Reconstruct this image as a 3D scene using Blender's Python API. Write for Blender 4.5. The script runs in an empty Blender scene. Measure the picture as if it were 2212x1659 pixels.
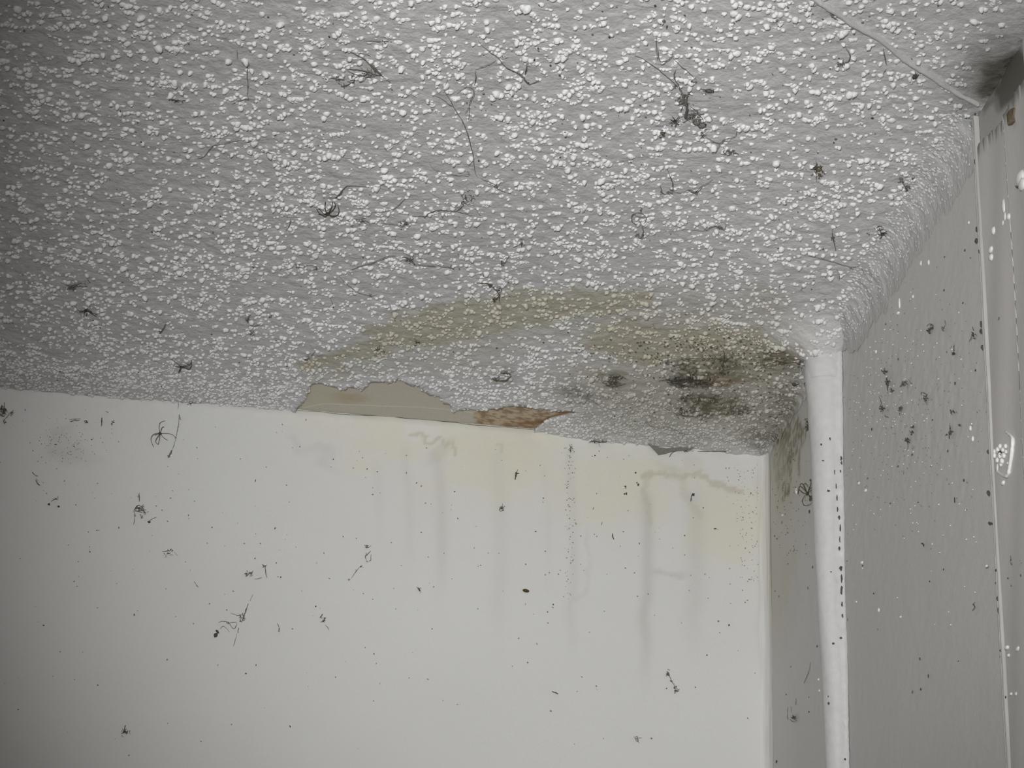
import bpy, math, random
import numpy as np
from mathutils import Vector, Matrix
from mathutils.geometry import delaunay_2d_cdt

S = bpy.context.scene
COL = S.collection
rnd = random.Random(7)
rng = np.random.default_rng(11)

# ------------------------------------------------------------------ camera
# room corner (back wall y=0, right wall x=0) meets the ceiling at (0,0,H)
H = 2.45
YAW, PITCH, ROLL, FPX = 0.11593298, 0.41469555, 0.03782392, 5006.54
CAMP = np.array([-0.59438764, -2.47574364, H - 1.03918081])
def _axes():
    cy, sy, cp, sp, cr, sr = (math.cos(YAW), math.sin(YAW), math.cos(PITCH), math.sin(PITCH), math.cos(ROLL), math.sin(ROLL))
    f = np.array([sy*cp, cy*cp, sp]); r = np.array([cy, -sy, 0.0]); u = np.cross(r, f)
    return cr*r + sr*u, -sr*r + cr*u, f
AR, AU, AF = _axes()
cam = bpy.data.cameras.new('camera')
cam.sensor_fit = 'HORIZONTAL'; cam.sensor_width = 36.0; cam.lens = FPX/2212*36.0
cam.clip_start = 0.02; cam.clip_end = 50
co = bpy.data.objects.new('camera', cam); COL.objects.link(co)
co.matrix_world = Matrix(((AR[0], AU[0], -AF[0], CAMP[0]), (AR[1], AU[1], -AF[1], CAMP[1]), (AR[2], AU[2], -AF[2], CAMP[2]), (0, 0, 0, 1)))
S.camera = co

# ------------------------------------------------------------------ world, lamps, exposure
w = bpy.data.worlds.new('world'); S.world = w; w.use_nodes = True
w.node_tree.nodes['Background'].inputs[0].default_value = (0.05, 0.048, 0.045, 1)
w.node_tree.nodes['Background'].inputs[1].default_value = 1.0

def aim(o, p):
    d = Vector(p) - o.location
    o.rotation_euler = d.to_track_quat('-Z', 'Y').to_euler()
# the phone's torch, held just above and left of the lens
sp = bpy.data.lights.new('phone_torch', 'SPOT')
sp.energy = 168; sp.spot_size = math.radians(39); sp.spot_blend = 1.0; sp.shadow_soft_size = 0.010
sp.color = (1.0, 0.997, 0.985)
so = bpy.data.objects.new('phone_torch', sp); COL.objects.link(so)
so.location = tuple(CAMP + AR*(-0.10) + AU*0.15)
# dim warm fill light, added far behind the camera to lift the ambient
al = bpy.data.lights.new('warm_fill', 'AREA'); al.shape = 'DISK'; al.size = 0.7; al.energy = 2.6; al.color = (1.0, 0.86, 0.78)
ao = bpy.data.objects.new('warm_fill', al); COL.objects.link(ao)
ao.location = (-1.7, -3.0, 1.5); aim(ao, (-0.5, 0, 2.2))
S.view_settings.view_transform = 'Standard'
S.view_settings.look = 'None'
S.view_settings.exposure = 0.0
S.view_settings.gamma = 1.0
S.view_settings.use_curve_mapping = False

# ------------------------------------------------------------------ helpers
def ray(px, py):
    return AR*((px-1106)/FPX) - AU*((py-829.5)/FPX) + AF
def on(surf, px, py, off=0.0):
    """point of a surface (C ceiling, B back wall, R right wall) that is off metres into the room"""
    d = ray(px, py)
    if surf == 'C': t = (H - off - CAMP[2])/d[2]
    elif surf == 'B': t = (-off - CAMP[1])/d[1]
    else: t = (-off - CAMP[0])/d[0]
    return CAMP + d*t
so_target = on('B', 1370, 940)
aim(so, so_target)
def project(P):
    q = P - CAMP
    z = q@AF
    return 1106 + FPX*(q@AR)/z, 829.5 - FPX*(q@AU)/z
NORM = {'C': np.array([0, 0, -1.0]), 'B': np.array([0, -1.0, 0]), 'R': np.array([-1.0, 0, 0])}
def basis(surf):
    n = NORM[surf]
    if surf == 'C': return np.array([1.0, 0, 0]), np.array([0, 1.0, 0]), n
    if surf == 'B': return np.array([1.0, 0, 0]), np.array([0, 0, 1.0]), n
    return np.array([0, 1.0, 0]), np.array([0, 0, 1.0]), n

def hashn(ix, iy, seed):
    h = (ix.astype(np.int64)*374761393 + iy.astype(np.int64)*668265263 + seed*1442695041) & 0x7fffffff
    h = ((h ^ (h >> 13))*1274126177) & 0x7fffffff
    return ((h ^ (h >> 16)) & 0xffffff)/float(0xffffff)
def vnoise(x, y, seed=0):
    x = np.asarray(x, float); y = np.asarray(y, float)
    ix = np.floor(x); iy = np.floor(y); fx = x-ix; fy = y-iy
    fx = fx*fx*(3-2*fx); fy = fy*fy*(3-2*fy)
    a = hashn(ix, iy, seed); b = hashn(ix+1, iy, seed); c = hashn(ix, iy+1, seed); d = hashn(ix+1, iy+1, seed)
    return (a*(1-fx)+b*fx)*(1-fy) + (c*(1-fx)+d*fx)*fy
def fbm(x, y, seed=0, o=3):
    s = 0; a = .5; t = 0
    for k in range(o):
        s = s + a*vnoise(x*2**k, y*2**k, seed+k*17); t += a; a *= .5
    return s/t
def sstep(a, b, x):
    t = np.clip((x-a)/(b-a), 0, 1); return t*t*(3-2*t)

def mesh(name, V, F, mat=None, parent=None, smooth=True, colors=None, link=True):
    me = bpy.data.meshes.new(name)
    V = np.asarray(V, dtype=np.float32)
    if isinstance(F, np.ndarray):
        n, k = F.shape
        me.vertices.add(len(V)); me.vertices.foreach_set('co', V.ravel())
        me.loops.add(n*k); me.loops.foreach_set('vertex_index', F.astype(np.int32).ravel())
        me.polygons.add(n); me.polygons.foreach_set('loop_start', np.arange(0, n*k, k, dtype=np.int32))
        me.update(calc_edges=True)
    else:
        me.from_pydata([tuple(map(float, v)) for v in V], [], F); me.update()
    if smooth: me.polygons.foreach_set('use_smooth', np.ones(len(me.polygons), dtype=bool))
    if colors is not None:
        a = me.color_attributes.new('tint', 'FLOAT_COLOR', 'POINT')
        c = np.ones((len(V), 4), dtype=np.float32); c[:, :3] = colors
        a.data.foreach_set('color', c.ravel())
    if mat: me.materials.append(mat)
    o = bpy.data.objects.new(name, me)
    if link: COL.objects.link(o)
    if parent: o.parent = parent
    return o
def box(name, lo, hi, mat, parent=None):
    x0, y0, z0 = lo; x1, y1, z1 = hi
    V = [(x0,y0,z0),(x1,y0,z0),(x1,y1,z0),(x0,y1,z0),(x0,y0,z1),(x1,y0,z1),(x1,y1,z1),(x0,y1,z1)]
    F = [(0,3,2,1),(4,5,6,7),(0,1,5,4),(1,2,6,5),(2,3,7,6),(3,0,4,7)]
    return mesh(name, V, F, mat, parent, smooth=False)

def material(name, color=(.5,.5,.5), rough=.8, tint=False, nscale=300, namt=.12, bscale=400, bstr=.1, bdist=.0005, stretch=(1,1,1), spec=.2, scale2=None):
    m = bpy.data.materials.new(name); m.use_nodes = True
    nt = m.node_tree; N = nt.nodes; L = nt.links
    b = N['Principled BSDF']; b.inputs['Roughness'].default_value = rough
    b.inputs['Specular IOR Level'].default_value = spec
    tc = N.new('ShaderNodeTexCoord'); mp = N.new('ShaderNodeMapping'); mp.inputs['Scale'].default_value = stretch
    L.new(tc.outputs['Object'], mp.inputs['Vector'])
    nz = N.new('ShaderNodeTexNoise'); nz.inputs['Scale'].default_value = nscale; nz.inputs['Detail'].default_value = 4
    L.new(mp.outputs[0], nz.inputs['Vector'])
    mr = N.new('ShaderNodeMapRange'); mr.inputs['From Min'].default_value = .3; mr.inputs['From Max'].default_value = .7
    mr.inputs['To Min'].default_value = 1-namt; mr.inputs['To Max'].default_value = 1+namt*.5
    L.new(nz.outputs['Fac'], mr.inputs['Value'])
    mx = N.new('ShaderNodeMix'); mx.data_type = 'RGBA'; mx.blend_type = 'MULTIPLY'; mx.inputs['Factor'].default_value = 1
    if tint:
        at = N.new('ShaderNodeAttribute'); at.attribute_name = 'tint'; L.new(at.outputs['Color'], mx.inputs['A'])
    else: mx.inputs['A'].default_value = (*color, 1)
    L.new(mr.outputs[0], mx.inputs['B']); L.new(mx.outputs['Result'], b.inputs['Base Color'])
    bn = N.new('ShaderNodeTexNoise'); bn.inputs['Scale'].default_value = bscale; bn.inputs['Detail'].default_value = 5
    L.new(mp.outputs[0], bn.inputs['Vector'])
    bp = N.new('ShaderNodeBump'); bp.inputs['Strength'].default_value = bstr; bp.inputs['Distance'].default_value = bdist
    L.new(bn.outputs['Fac'], bp.inputs['Height']); L.new(bp.outputs[0], b.inputs['Normal'])
    return m

M = {
 'artex': material('artex_paint', tint=True, rough=.75, nscale=350, namt=.07, bscale=230, bstr=.8, bdist=.0014),
 'bump':  material('artex_bump_paint', tint=True, rough=.6, nscale=600, namt=.05, bscale=500, bstr=.3, bdist=.0004, spec=.35),
 'board': material('bare_plasterboard', tint=True, rough=.9, nscale=500, namt=.08, bscale=700, bstr=.25, bdist=.0003),
 'wallB': material('back_wall_emulsion', tint=True, rough=.7, nscale=700, namt=.035, bscale=420, bstr=.22, bdist=.0005),
 'wallR': material('right_wall_emulsion', tint=True, rough=.65, nscale=500, namt=.05, bscale=420, bstr=.35, bdist=.0006, stretch=(1,1,.9), spec=.3),
 'paper': material('right_lining_paper', tint=True, rough=.7, nscale=500, namt=.05, bscale=260, bstr=.25, bdist=.0005, stretch=(1,1,.3), spec=.3),
 'caulk': material('corner_caulk_paint', tint=True, rough=.6, nscale=300, namt=.10, bscale=500, bstr=.6, bdist=.0007, stretch=(1,1,.06), spec=.3),
 'plain': material('plain_emulsion', (.55,.54,.52), rough=.8),
 'floor': material('floor_lino', (.22,.17,.13), rough=.6, nscale=20, namt=.3),
 'pipe':  material('pipe_gloss', (.56,.56,.558), rough=.42, nscale=120, namt=.05, bscale=180, bstr=.35, bdist=.0012, spec=.4),
 'trunk': material('trunking_paint', (.45,.445,.43), rough=.5, nscale=300, namt=.12, bscale=300, bstr=.4, bdist=.0006, stretch=(1,1,.1)),
 'cable': material('ceiling_cable_paint', (.50,.50,.495), rough=.6, nscale=300, namt=.10, bscale=300, bstr=.4, bdist=.0006),
 'web':   material('cobweb_grey', (.19,.18,.16), rough=.95, nscale=900, namt=.4, bstr=0),
 'webf':  material('cobweb_faint', (.30,.29,.27), rough=.95, nscale=900, namt=.3, bstr=0),
 'webb':  material('cobweb_brown', (.15,.12,.085), rough=.95, nscale=900, namt=.5, bstr=0),
 'dirt':  material('dirt_dark', (.095,.088,.074), rough=.95, nscale=900, namt=.5, bstr=0),
 'dirtg': material('dirt_grey', (.24,.23,.21), rough=.95, nscale=900, namt=.4, bstr=0),
 'mould': material('mould_olive', (.14,.128,.095), rough=.95, nscale=900, namt=.5, bstr=0),
 'spider':material('spider_brown', (.085,.065,.045), rough=.8, nscale=900, namt=.3, bstr=0),
 'pupa':  material('pellet_brown', (.075,.055,.018), rough=.6, nscale=900, namt=.5, bscale=900, bstr=.5),
 'torn':  material('torn_brown_paper', (.17,.13,.09), rough=.9, nscale=700, namt=.5),
 'lump':  material('paint_lump_white', (.70,.70,.69), rough=.45, nscale=600, namt=.05, spec=.4),
 'chip_shadow':  material('chipped_paint_and_shadow', (.10,.10,.09), rough=.9, nscale=900, namt=.5, bstr=0),  # also colours the modelled shadow line beside the trunking
 'flake': material('plaster_flake_grey', (.20,.20,.165), rough=.9, nscale=500, namt=.3),
}

def struct(o, label=None):
    o['kind'] = 'structure'
    if label: o['label'] = label
    return o

# ------------------------------------------------------------------ stains (own shapes, baked per point)
def ell(px, py, cx, cy, rx, ry, ang=0, hard=.5):
    a = math.radians(ang); dx = px-cx; dy = py-cy
    u = (dx*math.cos(a)+dy*math.sin(a))/rx; v = (-dx*math.sin(a)+dy*math.cos(a))/ry
    return 1 - sstep(1-hard, 1+hard*.4, np.sqrt(u*u+v*v))
def segd(px, py, pts, width):
    """soft band along a polyline, widths per point"""
    best = np.zeros_like(px)
    for (x0, y0, w0), (x1, y1, w1) in zip(pts[:-1], pts[1:]):
        dx, dy = x1-x0, y1-y0; L2 = dx*dx+dy*dy
        t = np.clip(((px-x0)*dx+(py-y0)*dy)/L2, 0, 1)
        d = np.hypot(px-(x0+t*dx), py-(y0+t*dy)); ww = (w0+(w1-w0)*t)*width
        best = np.maximum(best, 1 - sstep(.45, 1.05, d/ww))
    return best
def mixc(c, k, m):
    return c*(1-m[:, None]) + np.asarray(k)[None]*m[:, None]

def ceiling_tint(P, light=(.60, .60, .605)):
    x, y = P[:, 0], P[:, 1]
    px, py = project(P)
    wx = px + (fbm(x*45, y*45, 5)-.5)*70 + (fbm(x*160, y*160, 6)-.5)*18
    wy = py + (fbm(x*45, y*45, 15)-.5)*44 + (fbm(x*160, y*160, 16)-.5)*12
    c = np.tile(np.array(light), (len(x), 1))
    c *= (1 + (fbm(x*12, y*12, 40)-.5)*.10)[:, None]
    tan = np.maximum.reduce([
        .95*segd(wx, wy, [(640,790,14),(780,755,30),(880,715,44),(1050,682,50),(1200,665,44),(1390,645,18)], 1.2),
        .45*ell(wx, wy, 1000, 745, 260, 60, -6, .8),
        1.05*ell(wx, wy, 1400, 740, 150, 56, 2, .35),
        1.05*ell(wx, wy, 1570, 760, 180, 70, 4, .5),
        .55*ell(wx, wy, 1450, 700, 330, 90, 2, .8),
        .55*ell(wx, wy, 1480, 850, 320, 110, 4, .8),
        .55*ell(wx, wy, 1650, 665, 90, 60, 10, .8),
        .7*ell(wx, wy, 1330, 815, 170, 34, 4, .7),
        .45*ell(wx, wy, 760, 800, 160, 26, -4, .8),
        .7*ell(wx, wy, 1640, 830, 110, 90, 0, .6),
        .5*ell(wx, wy, 1130, 700, 110, 26, 0, .7)])
    tan = tan*(.8+.35*fbm(x*60, y*60, 77))
    c = mixc(c, (.445, .415, .315), np.clip(tan*.82, 0, 1))
    grime = np.maximum.reduce([.55*ell(wx, wy, 1480, 890, 320, 95, 5, .6), .5*ell(wx, wy, 1680, 920, 110, 80, 0, .6), .18*ell(wx, wy, 200, 840, 420, 30, 5, .8)])
    c = mixc(c, (.35, .345, .30), np.clip(grime*(.6+.8*fbm(x*80, y*80, 99)), 0, 1))
    sp_ = fbm(x*230, y*230, 31)
    mould = np.maximum.reduce([
        .85*ell(wx, wy, 1500, 815, 85, 32, 0, .6), .75*ell(wx, wy, 1530, 875, 95, 30, 0, .7), .65*ell(wx, wy, 1325, 815, 42, 20, 0, .6),
        .6*ell(wx, wy, 1545, 800, 90, 40, 0, .8), .5*ell(wx, wy, 1680, 775, 60, 40, 0, .8), .45*ell(wx, wy, 1700, 890, 50, 90, 0, .8),
        .45*ell(wx, wy, 1660, 940, 60, 40, 0, .8), .4*ell(wx, wy, 1085, 815, 40, 14, 0, .6), .4*ell(wx, wy, 1250, 850, 70, 16, 0, .6)])
    c = mixc(c, (.12, .105, .065), np.clip(mould*sstep(.35, .62, sp_)*1.15 + mould*.22, 0, .92))
    brown = np.maximum(.6*ell(wx, wy, 1570, 815, 60, 14, 0, .7), .5*ell(wx, wy, 1690, 760, 50, 16, 0, .7))
    c = mixc(c, (.27, .19, .12), np.clip(brown*(.3+sp_), 0, .8))
    # dark damp corner above the trunking
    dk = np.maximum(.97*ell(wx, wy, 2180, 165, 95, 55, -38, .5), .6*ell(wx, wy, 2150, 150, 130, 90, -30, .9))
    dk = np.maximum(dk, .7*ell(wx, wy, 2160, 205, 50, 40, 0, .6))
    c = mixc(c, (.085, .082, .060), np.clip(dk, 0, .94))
    c = mixc(c, (.33,.33,.32), np.clip(.5*ell(px, py, 2090, 215, 45, 22, 35, .6), 0, 1))
    return c

def back_tint(P):
    x, z = P[:, 0], P[:, 2]
    px, py = project(P)
    wx = px + (fbm(x*22, z*22, 5)-.5)*190; wy = py + (fbm(x*22, z*22, 15)-.5)*120
    c = np.tile(np.array((.655, .658, .645)), (len(x), 1))
    c *= (1 + (fbm(x*9, z*9, 40)-.5)*.05)[:, None]
    yel = np.maximum.reduce([
        .85*ell(wx, wy, 830, 950, 110, 60, 0, .8), 1.0*ell(wx, wy, 1090, 1000, 230, 120, 6, .8), .9*ell(wx, wy, 1330, 1060, 170, 110, 0, .8),
        .9*ell(wx, wy, 1560, 1110, 150, 120, 0, .8), .6*ell(wx, wy, 1630, 1200, 40, 120, 0, .8), .4*ell(wx, wy, 700, 930, 120, 40, 0, .9)])
    c = mixc(c, (.66, .635, .50), np.clip(yel*.60, 0, 1))
    cln = np.maximum.reduce([.6*ell(wx, wy, 925, 1000, 34, 60, 0, .6), .5*ell(wx, wy, 1440, 1120, 60, 80, 12, .6), .35*ell(wx, wy, 1560, 1010, 120, 28, 6, .6)])
    c = mixc(c, (.66, .66, .665), np.clip(cln, 0, 1))
    # brown rimmed tide marks
    def rim(pts, w=5): return segd(px + (fbm(x*150, z*150, 3)-.5)*14, py + (fbm(x*150, z*150, 4)-.5)*14, [(a, b, w) for a, b in pts], 1)
    tide = np.maximum.reduce([
        .75*rim([(882,940),(912,936),(920,948),(916,958),(940,955),(948,945),(955,955),(962,965),(975,955),(985,970),(982,985)], 5),
        .5*rim([(1075,955),(1085,960),(1082,975)], 4),
        .8*rim([(1390,1028),(1430,1022),(1470,1030),(1510,1022),(1530,1040),(1600,1062)], 8),
        .5*rim([(1395,1030),(1390,1060),(1400,1090),(1405,1130)], 8),
        .4*rim([(1470,1030),(1480,1070),(1510,1110)], 12)])
    tide = np.maximum(tide, .35*ell(wx, wy, 950, 968, 45, 22, 0, .6))
    tide = np.maximum(tide, .38*ell(wx, wy, 1450, 1035, 70, 22, 0, .6))
    c = mixc(c, (.48, .44, .34), np.clip(tide*.75, 0, 1))
    # washed drips running down
    dr = np.zeros_like(px)
    for X, Y0, Y1, ww, a in ((950,980,1300,14,.45),(880,960,1240,10,.25),(1078,980,1420,18,.25),(1235,960,1420,11,.35),(1395,1060,1480,13,.75),(1500,1060,1420,22,.45),(1080,1240,1330,12,.3),(815,1000,1200,10,.2),(1640,1010,1450,9,.3),(1180,1000,1300,8,.15)):
        q = np.exp(-((px - X - (vnoise(z*30, z*0, 9)-.5)*10)/ww)**2)*sstep(Y0-20, Y0+20, py)*(1-sstep(Y1-160, Y1+60, py))
        dr = np.maximum(dr, a*q)
    c = mixc(c, (.49, .485, .455), np.clip(dr*.75, 0, 1))
    # dusty smudges
    sm = np.maximum.reduce([.3*ell(wx, wy, 160, 950, 70, 34, 20, .8), .2*ell(wx, wy, 690, 975, 50, 14, 15, .8), .35*ell(wx, wy, 1425, 1245, 16, 18, 0, .8), .15*ell(wx, wy, 1235, 1240, 12, 130, 0, .8)])
    c = mixc(c, (.42, .41, .38), np.clip(sm*(.4+1.2*fbm(x*300, z*300, 8)), 0, .6))
    c = mixc(c, (.50, .49, .44), .5*(1-sstep(0, .004, H-z+.0*x)))
    return c

def right_tint(P):
    y, z = P[:, 1], P[:, 2]
    px, py = project(P)
    wx = px + (fbm(y*40, z*40, 5)-.5)*40; wy = py + (fbm(y*40, z*40, 15)-.5)*60
    c = np.tile(np.array((.60, .590, .575)), (len(y), 1))
    c *= (1 + (fbm(y*8, z*8, 40)-.5)*.06)[:, None]
    yel = np.maximum(.8*ell(wx, wy, 1690, 1010, 45, 170, 0, .8), .6*ell(wx, wy, 1680, 1260, 40, 160, 0, .8))
    c = mixc(c, (.52, .49, .41), np.clip(yel, 0, 1))
    olive = np.maximum.reduce([.9*segd(wx, wy, [(1740,915,10),(1722,940,16),(1708,975,15),(1704,1030,10),(1695,1080,6)], 1.1), .7*ell(wx, wy, 1690, 930, 40, 50, 0, .6), .4*ell(wx, wy, 1690, 1000, 28, 60, 0, .7)])
    c = mixc(c, (.22, .205, .14), np.clip(olive*(.15+1.2*sstep(.3, .65, fbm(y*200, z*200, 21))), 0, .85))
    dots = sstep(.74, .84, fbm(y*170, z*120, 61))*ell(px, py, 1960, 880, 190, 170, 0, .9)
    c = mixc(c, (.30, .28, .25), np.clip(dots*.45, 0, 1))
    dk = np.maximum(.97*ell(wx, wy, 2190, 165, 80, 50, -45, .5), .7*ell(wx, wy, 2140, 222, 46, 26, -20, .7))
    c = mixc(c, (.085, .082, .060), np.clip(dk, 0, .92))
    gr = ((py < 330) & (px > 2105)).astype(float)
    c = mixc(c, (.36, .365, .35), gr*(1-np.clip(dk*1.3, 0, 1))*.8)
    return c

# ------------------------------------------------------------------ the room
RX0, RY0 = -2.6, -3.5     # far ends of the room seen from behind the camera
def lines(a, b, fine, c=None, d=None, coarse=.12):
    """fine spacing over a..b, coarse over the rest of c..d"""
    out = list(np.arange(a, b+fine*.5, fine)); out[-1] = b
    if c is not None and c < a: out = list(np.linspace(c, a, max(2, int((a-c)/coarse)))[:-1]) + out
    if d is not None and d > b: out = out + list(np.linspace(b, d, max(2, int((d-b)/coarse)))[1:])
    return np.array(out)
def gridfaces(n, m):
    i = np.arange((n-1)*(m-1)); r = i//(m-1); q = i % (m-1); a = r*m+q
    return np.stack([a, a+1, a+m+1, a+m], 1)

# back wall
X = lines(-1.02, 0.0, .003, RX0); Z = lines(H-.56, H+.004, .003, 0.0)
gx, gz = np.meshgrid(X, Z)
P = np.stack([gx.ravel(), np.zeros(gx.size), gz.ravel()], 1)
col = back_tint(P)
P[:, 1] = -(fbm(P[:,0]*7, P[:,2]*7, 2)-.5)*.002*sstep(0, .08, -P[:,0]) - (fbm(P[:,0]*60, P[:,2]*60, 12)-.5)*.0007*(P[:,0] > -1.1)
nearTop = 1-sstep(.0, .03, H-P[:, 2])
P[:, 1] -= nearTop*(fbm(P[:,0]*90, P[:,2]*90, 8)-.45)*.0022
F = gridfaces(len(Z), len(X))
wall_back = struct(mesh('wall_back', P, F, M['wallB'], colors=col), 'pale back wall with yellow damp stains and fly specks')

# right wall
Y = lines(-.95, 0.0, .003, RY0); Z = lines(H-.64, H+.004, .003, 0.0)
gy, gz = np.meshgrid(Y, Z)
P = np.stack([np.zeros(gy.size), gy.ravel(), gz.ravel()], 1)
col = right_tint(P)
ppx, ppy = project(P)
fine = P[:, 1] > -1.0
lum = np.maximum(ell(ppx, ppy, 1960, 860, 240, 260, 0, .9), .7*ell(ppx, ppy, 1860, 1080, 60, 200, 0, .9))
P[:, 0] = -(fbm(P[:,1]*6, P[:,2]*6, 2)-.5)*.002*sstep(0, .08, -P[:,1]) - fine*(fbm(P[:,1]*110, P[:,2]*150, 12)-.5)*(.0004+.0007*lum)
F = gridfaces(len(Z), len(Y))[:, ::-1]
wall_right = struct(mesh('wall_right', P, F, M['wallR'], colors=col), 'grey right wall, roughly painted, speckled with dirt')

for nm, lo, hi, mt in (('wall_left', (RX0-.1, RY0, 0), (RX0, 0, H), 'plain'), ('wall_front', (RX0-.1, RY0-.1, 0), (.1, RY0, H), 'plain'),
                       ('floor', (RX0-.1, RY0-.1, -.1), (.1, .1, 0), 'floor')):
    struct(box(nm, lo, hi, M[mt]))
ceiling = struct(box('ceiling', (RX0-.1, RY0-.1, H+.004), (.1, .1, H+.12), M['plain']), 'ceiling with white blobby textured coating, stained and peeling')

# ---- textured coating with the peeled hole
hole_px = [(636,893),(640,886),(650,872),(660,858),(666,842),(668,828),(684,826),(700,828),(722,831),(730,838),(745,840),(752,833),(770,834),(779,841),(787,836),(795,826),(805,820),
 (818,821),(832,819),(838,826),(850,820),(860,815),(872,820),(885,828),(893,831),(901,825),(908,832),(913,841),(926,850),(940,854),(952,858),(957,868),(967,870),(976,873),(977,882),(980,891),
 (990,884),(1005,883),(1020,884),(1030,887),(1045,884),(1060,882),(1075,880),(1090,875),(1110,873),(1125,876),(1140,877),(1160,880),(1168,884),(1180,881),(1200,885),(1225,886),(1256,887),
 (1238,895),(1212,902),(1190,907),(1178,912),(1170,920),(1160,927),(1150,934)]
hole = [tuple(on('C', *p)[:2]) for p in hole_px]
hole[0] = (hole[0][0], .006); hole[-1] = (hole[-1][0], .006)
# refine the torn edge with small bites
hp = []
for (a, b) in zip(hole[:-1], hole[1:]):
    n = max(1, int(math.dist(a, b)/.0035))
    for k in range(n):
        t = k/n; hp.append((a[0]+(b[0]-a[0])*t + (rnd.random()-.5)*.0016*(k > 0), a[1]+(b[1]-a[1])*t + (rnd.random()-.5)*.0022*(k > 0)))
hp.append(hole[-1])
hp = np.array(hp)
def inpoly(x, y, poly):
    x = np.asarray(x); y = np.asarray(y); ins = np.zeros(x.shape, bool)
    n = len(poly)
    for i in range(n):
        x0, y0 = poly[i]; x1, y1 = poly[(i+1) % n]
        if y0 == y1: continue
        c = ((y0 > y) != (y1 > y)) & (x < (x1-x0)*(y-y0)/(y1-y0)+x0)
        ins ^= c
    return ins
def polydist(x, y, poly):
    d = np.full(np.shape(x), 9.0)
    for (x0, y0), (x1, y1) in zip(poly[:-1], poly[1:]):
        dx, dy = x1-x0, y1-y0; L2 = dx*dx+dy*dy+1e-12
        t = np.clip(((x-x0)*dx+(y-y0)*dy)/L2, 0, 1)
        d = np.minimum(d, np.hypot(x-x0-t*dx, y-y0-t*dy))
    return d
SX0, SY0 = -1.6, -1.6
gx, gy = np.meshgrid(lines(-1.0, -.0006, .0045, RX0+.01, None, .1), lines(-1.1, -.0006, .0045, RY0+.01, None, .1))
gx = gx.ravel(); gy = gy.ravel()
nearh = (gx > -.70) & (gx < -.20) & (gy > -.15)
keep = np.ones(len(gx), bool)
keep[nearh] = ~inpoly(gx[nearh], gy[nearh], hp) & (polydist(gx[nearh], gy[nearh], hp) > .0016)
gx, gy = gx[keep], gy[keep]
gx = gx + (rng.random(len(gx))-.5)*.0008; gy = gy + (rng.random(len(gy))-.5)*.0008
outer = [(RX0, RY0), (.0, RY0), (.0, .006), (RX0, .006)]
oy = list(np.linspace(RY0, -1.1, 24)) + list(np.arange(-1.09, .0, .008)) + [.006]
ox = list(np.arange(-.008, -1.0, -.008)) + list(np.linspace(-1.02, RX0, 18))
outer = [(RX0, RY0)] + [(.0, float(v)) for v in oy] + [(float(v), .006) for v in ox]
NO = len(outer)
pts = [Vector(p) for p in outer] + [Vector((float(a), float(b))) for a, b in hp] + [Vector((float(a), float(b))) for a, b in zip(gx, gy)]
edges = [(i, (i+1) % NO) for i in range(NO)] + [(NO+i, NO+i+1) for i in range(len(hp)-1)]
vo, eo, fo, ov, oe, of = delaunay_2d_cdt(pts, edges, [], 0, 1e-6)
V2 = np.array([(v.x, v.y) for v in vo]); FT = np.array([f for f in fo])
cen = V2[FT].mean(1)
FT = FT[~inpoly(cen[:, 0], cen[:, 1], np.vstack([hp, hp[:1]]))]
hd = np.full(len(V2), 9.0)
mk = (V2[:, 0] > -.75) & (V2[:, 0] < -.15) & (V2[:, 1] > -.2)
hd[mk] = polydist(V2[mk, 0], V2[mk, 1], hp)
def skin_h(x, y):
    """how far the coating hangs below H"""
    vis = (x > SX0)
    sag = .0065*sstep(-.30, -.20, x)*np.exp(np.minimum(y, 0)/.03)
    sag = sag + .027*np.exp(-((x+.018)**2+(y+.318)**2)/.042**2)
    return sag + (fbm(x*5, y*5, 50)-.5)*.006 + vis*((fbm(x*120, y*190, 60, 3)-.5)*.0036 + (fbm(x*320, y*420, 64, 2)-.5)*.0012)
h = skin_h(V2[:, 0], V2[:, 1])
h = h + .0022*np.exp(-(hd/.006)**2)*(.4+fbm(V2[:,0]*60, V2[:,1]*60, 3))     # edge curls down where it peels
PC = np.stack([V2[:, 0], V2[:, 1], H - h], 1)
colC = ceiling_tint(PC)
# rim of the torn edge, up to the board
ne = {}
for a, b, c in FT:
    for e in ((a, b), (b, c), (c, a)):
        k = (min(e), max(e)); ne[k] = ne.get(k, 0)+1
be = [k for k, n in ne.items() if n == 1 and hd[k[0]] < 1e-4 and hd[k[1]] < 1e-4]
extra = {}
PL = PC.tolist(); CL = colC.tolist(); FR = []
for a, b in be:
    for q in (a, b):
        if q not in extra:
            extra[q] = len(PL); PL.append([PC[q][0], PC[q][1], H+.0042]); CL.append([.32, .30, .25])
    FR.append((a, b, extra[b])); FR.append((a, extra[b], extra[a]))
FA = np.vstack([FT, np.array(FR)])
coat = mesh('textured_coating', np.array(PL), FA, M['artex'], ceiling, colors=np.array(CL))
coat['label'] = 'grey-white textured paint coating with olive damp stains'

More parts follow.
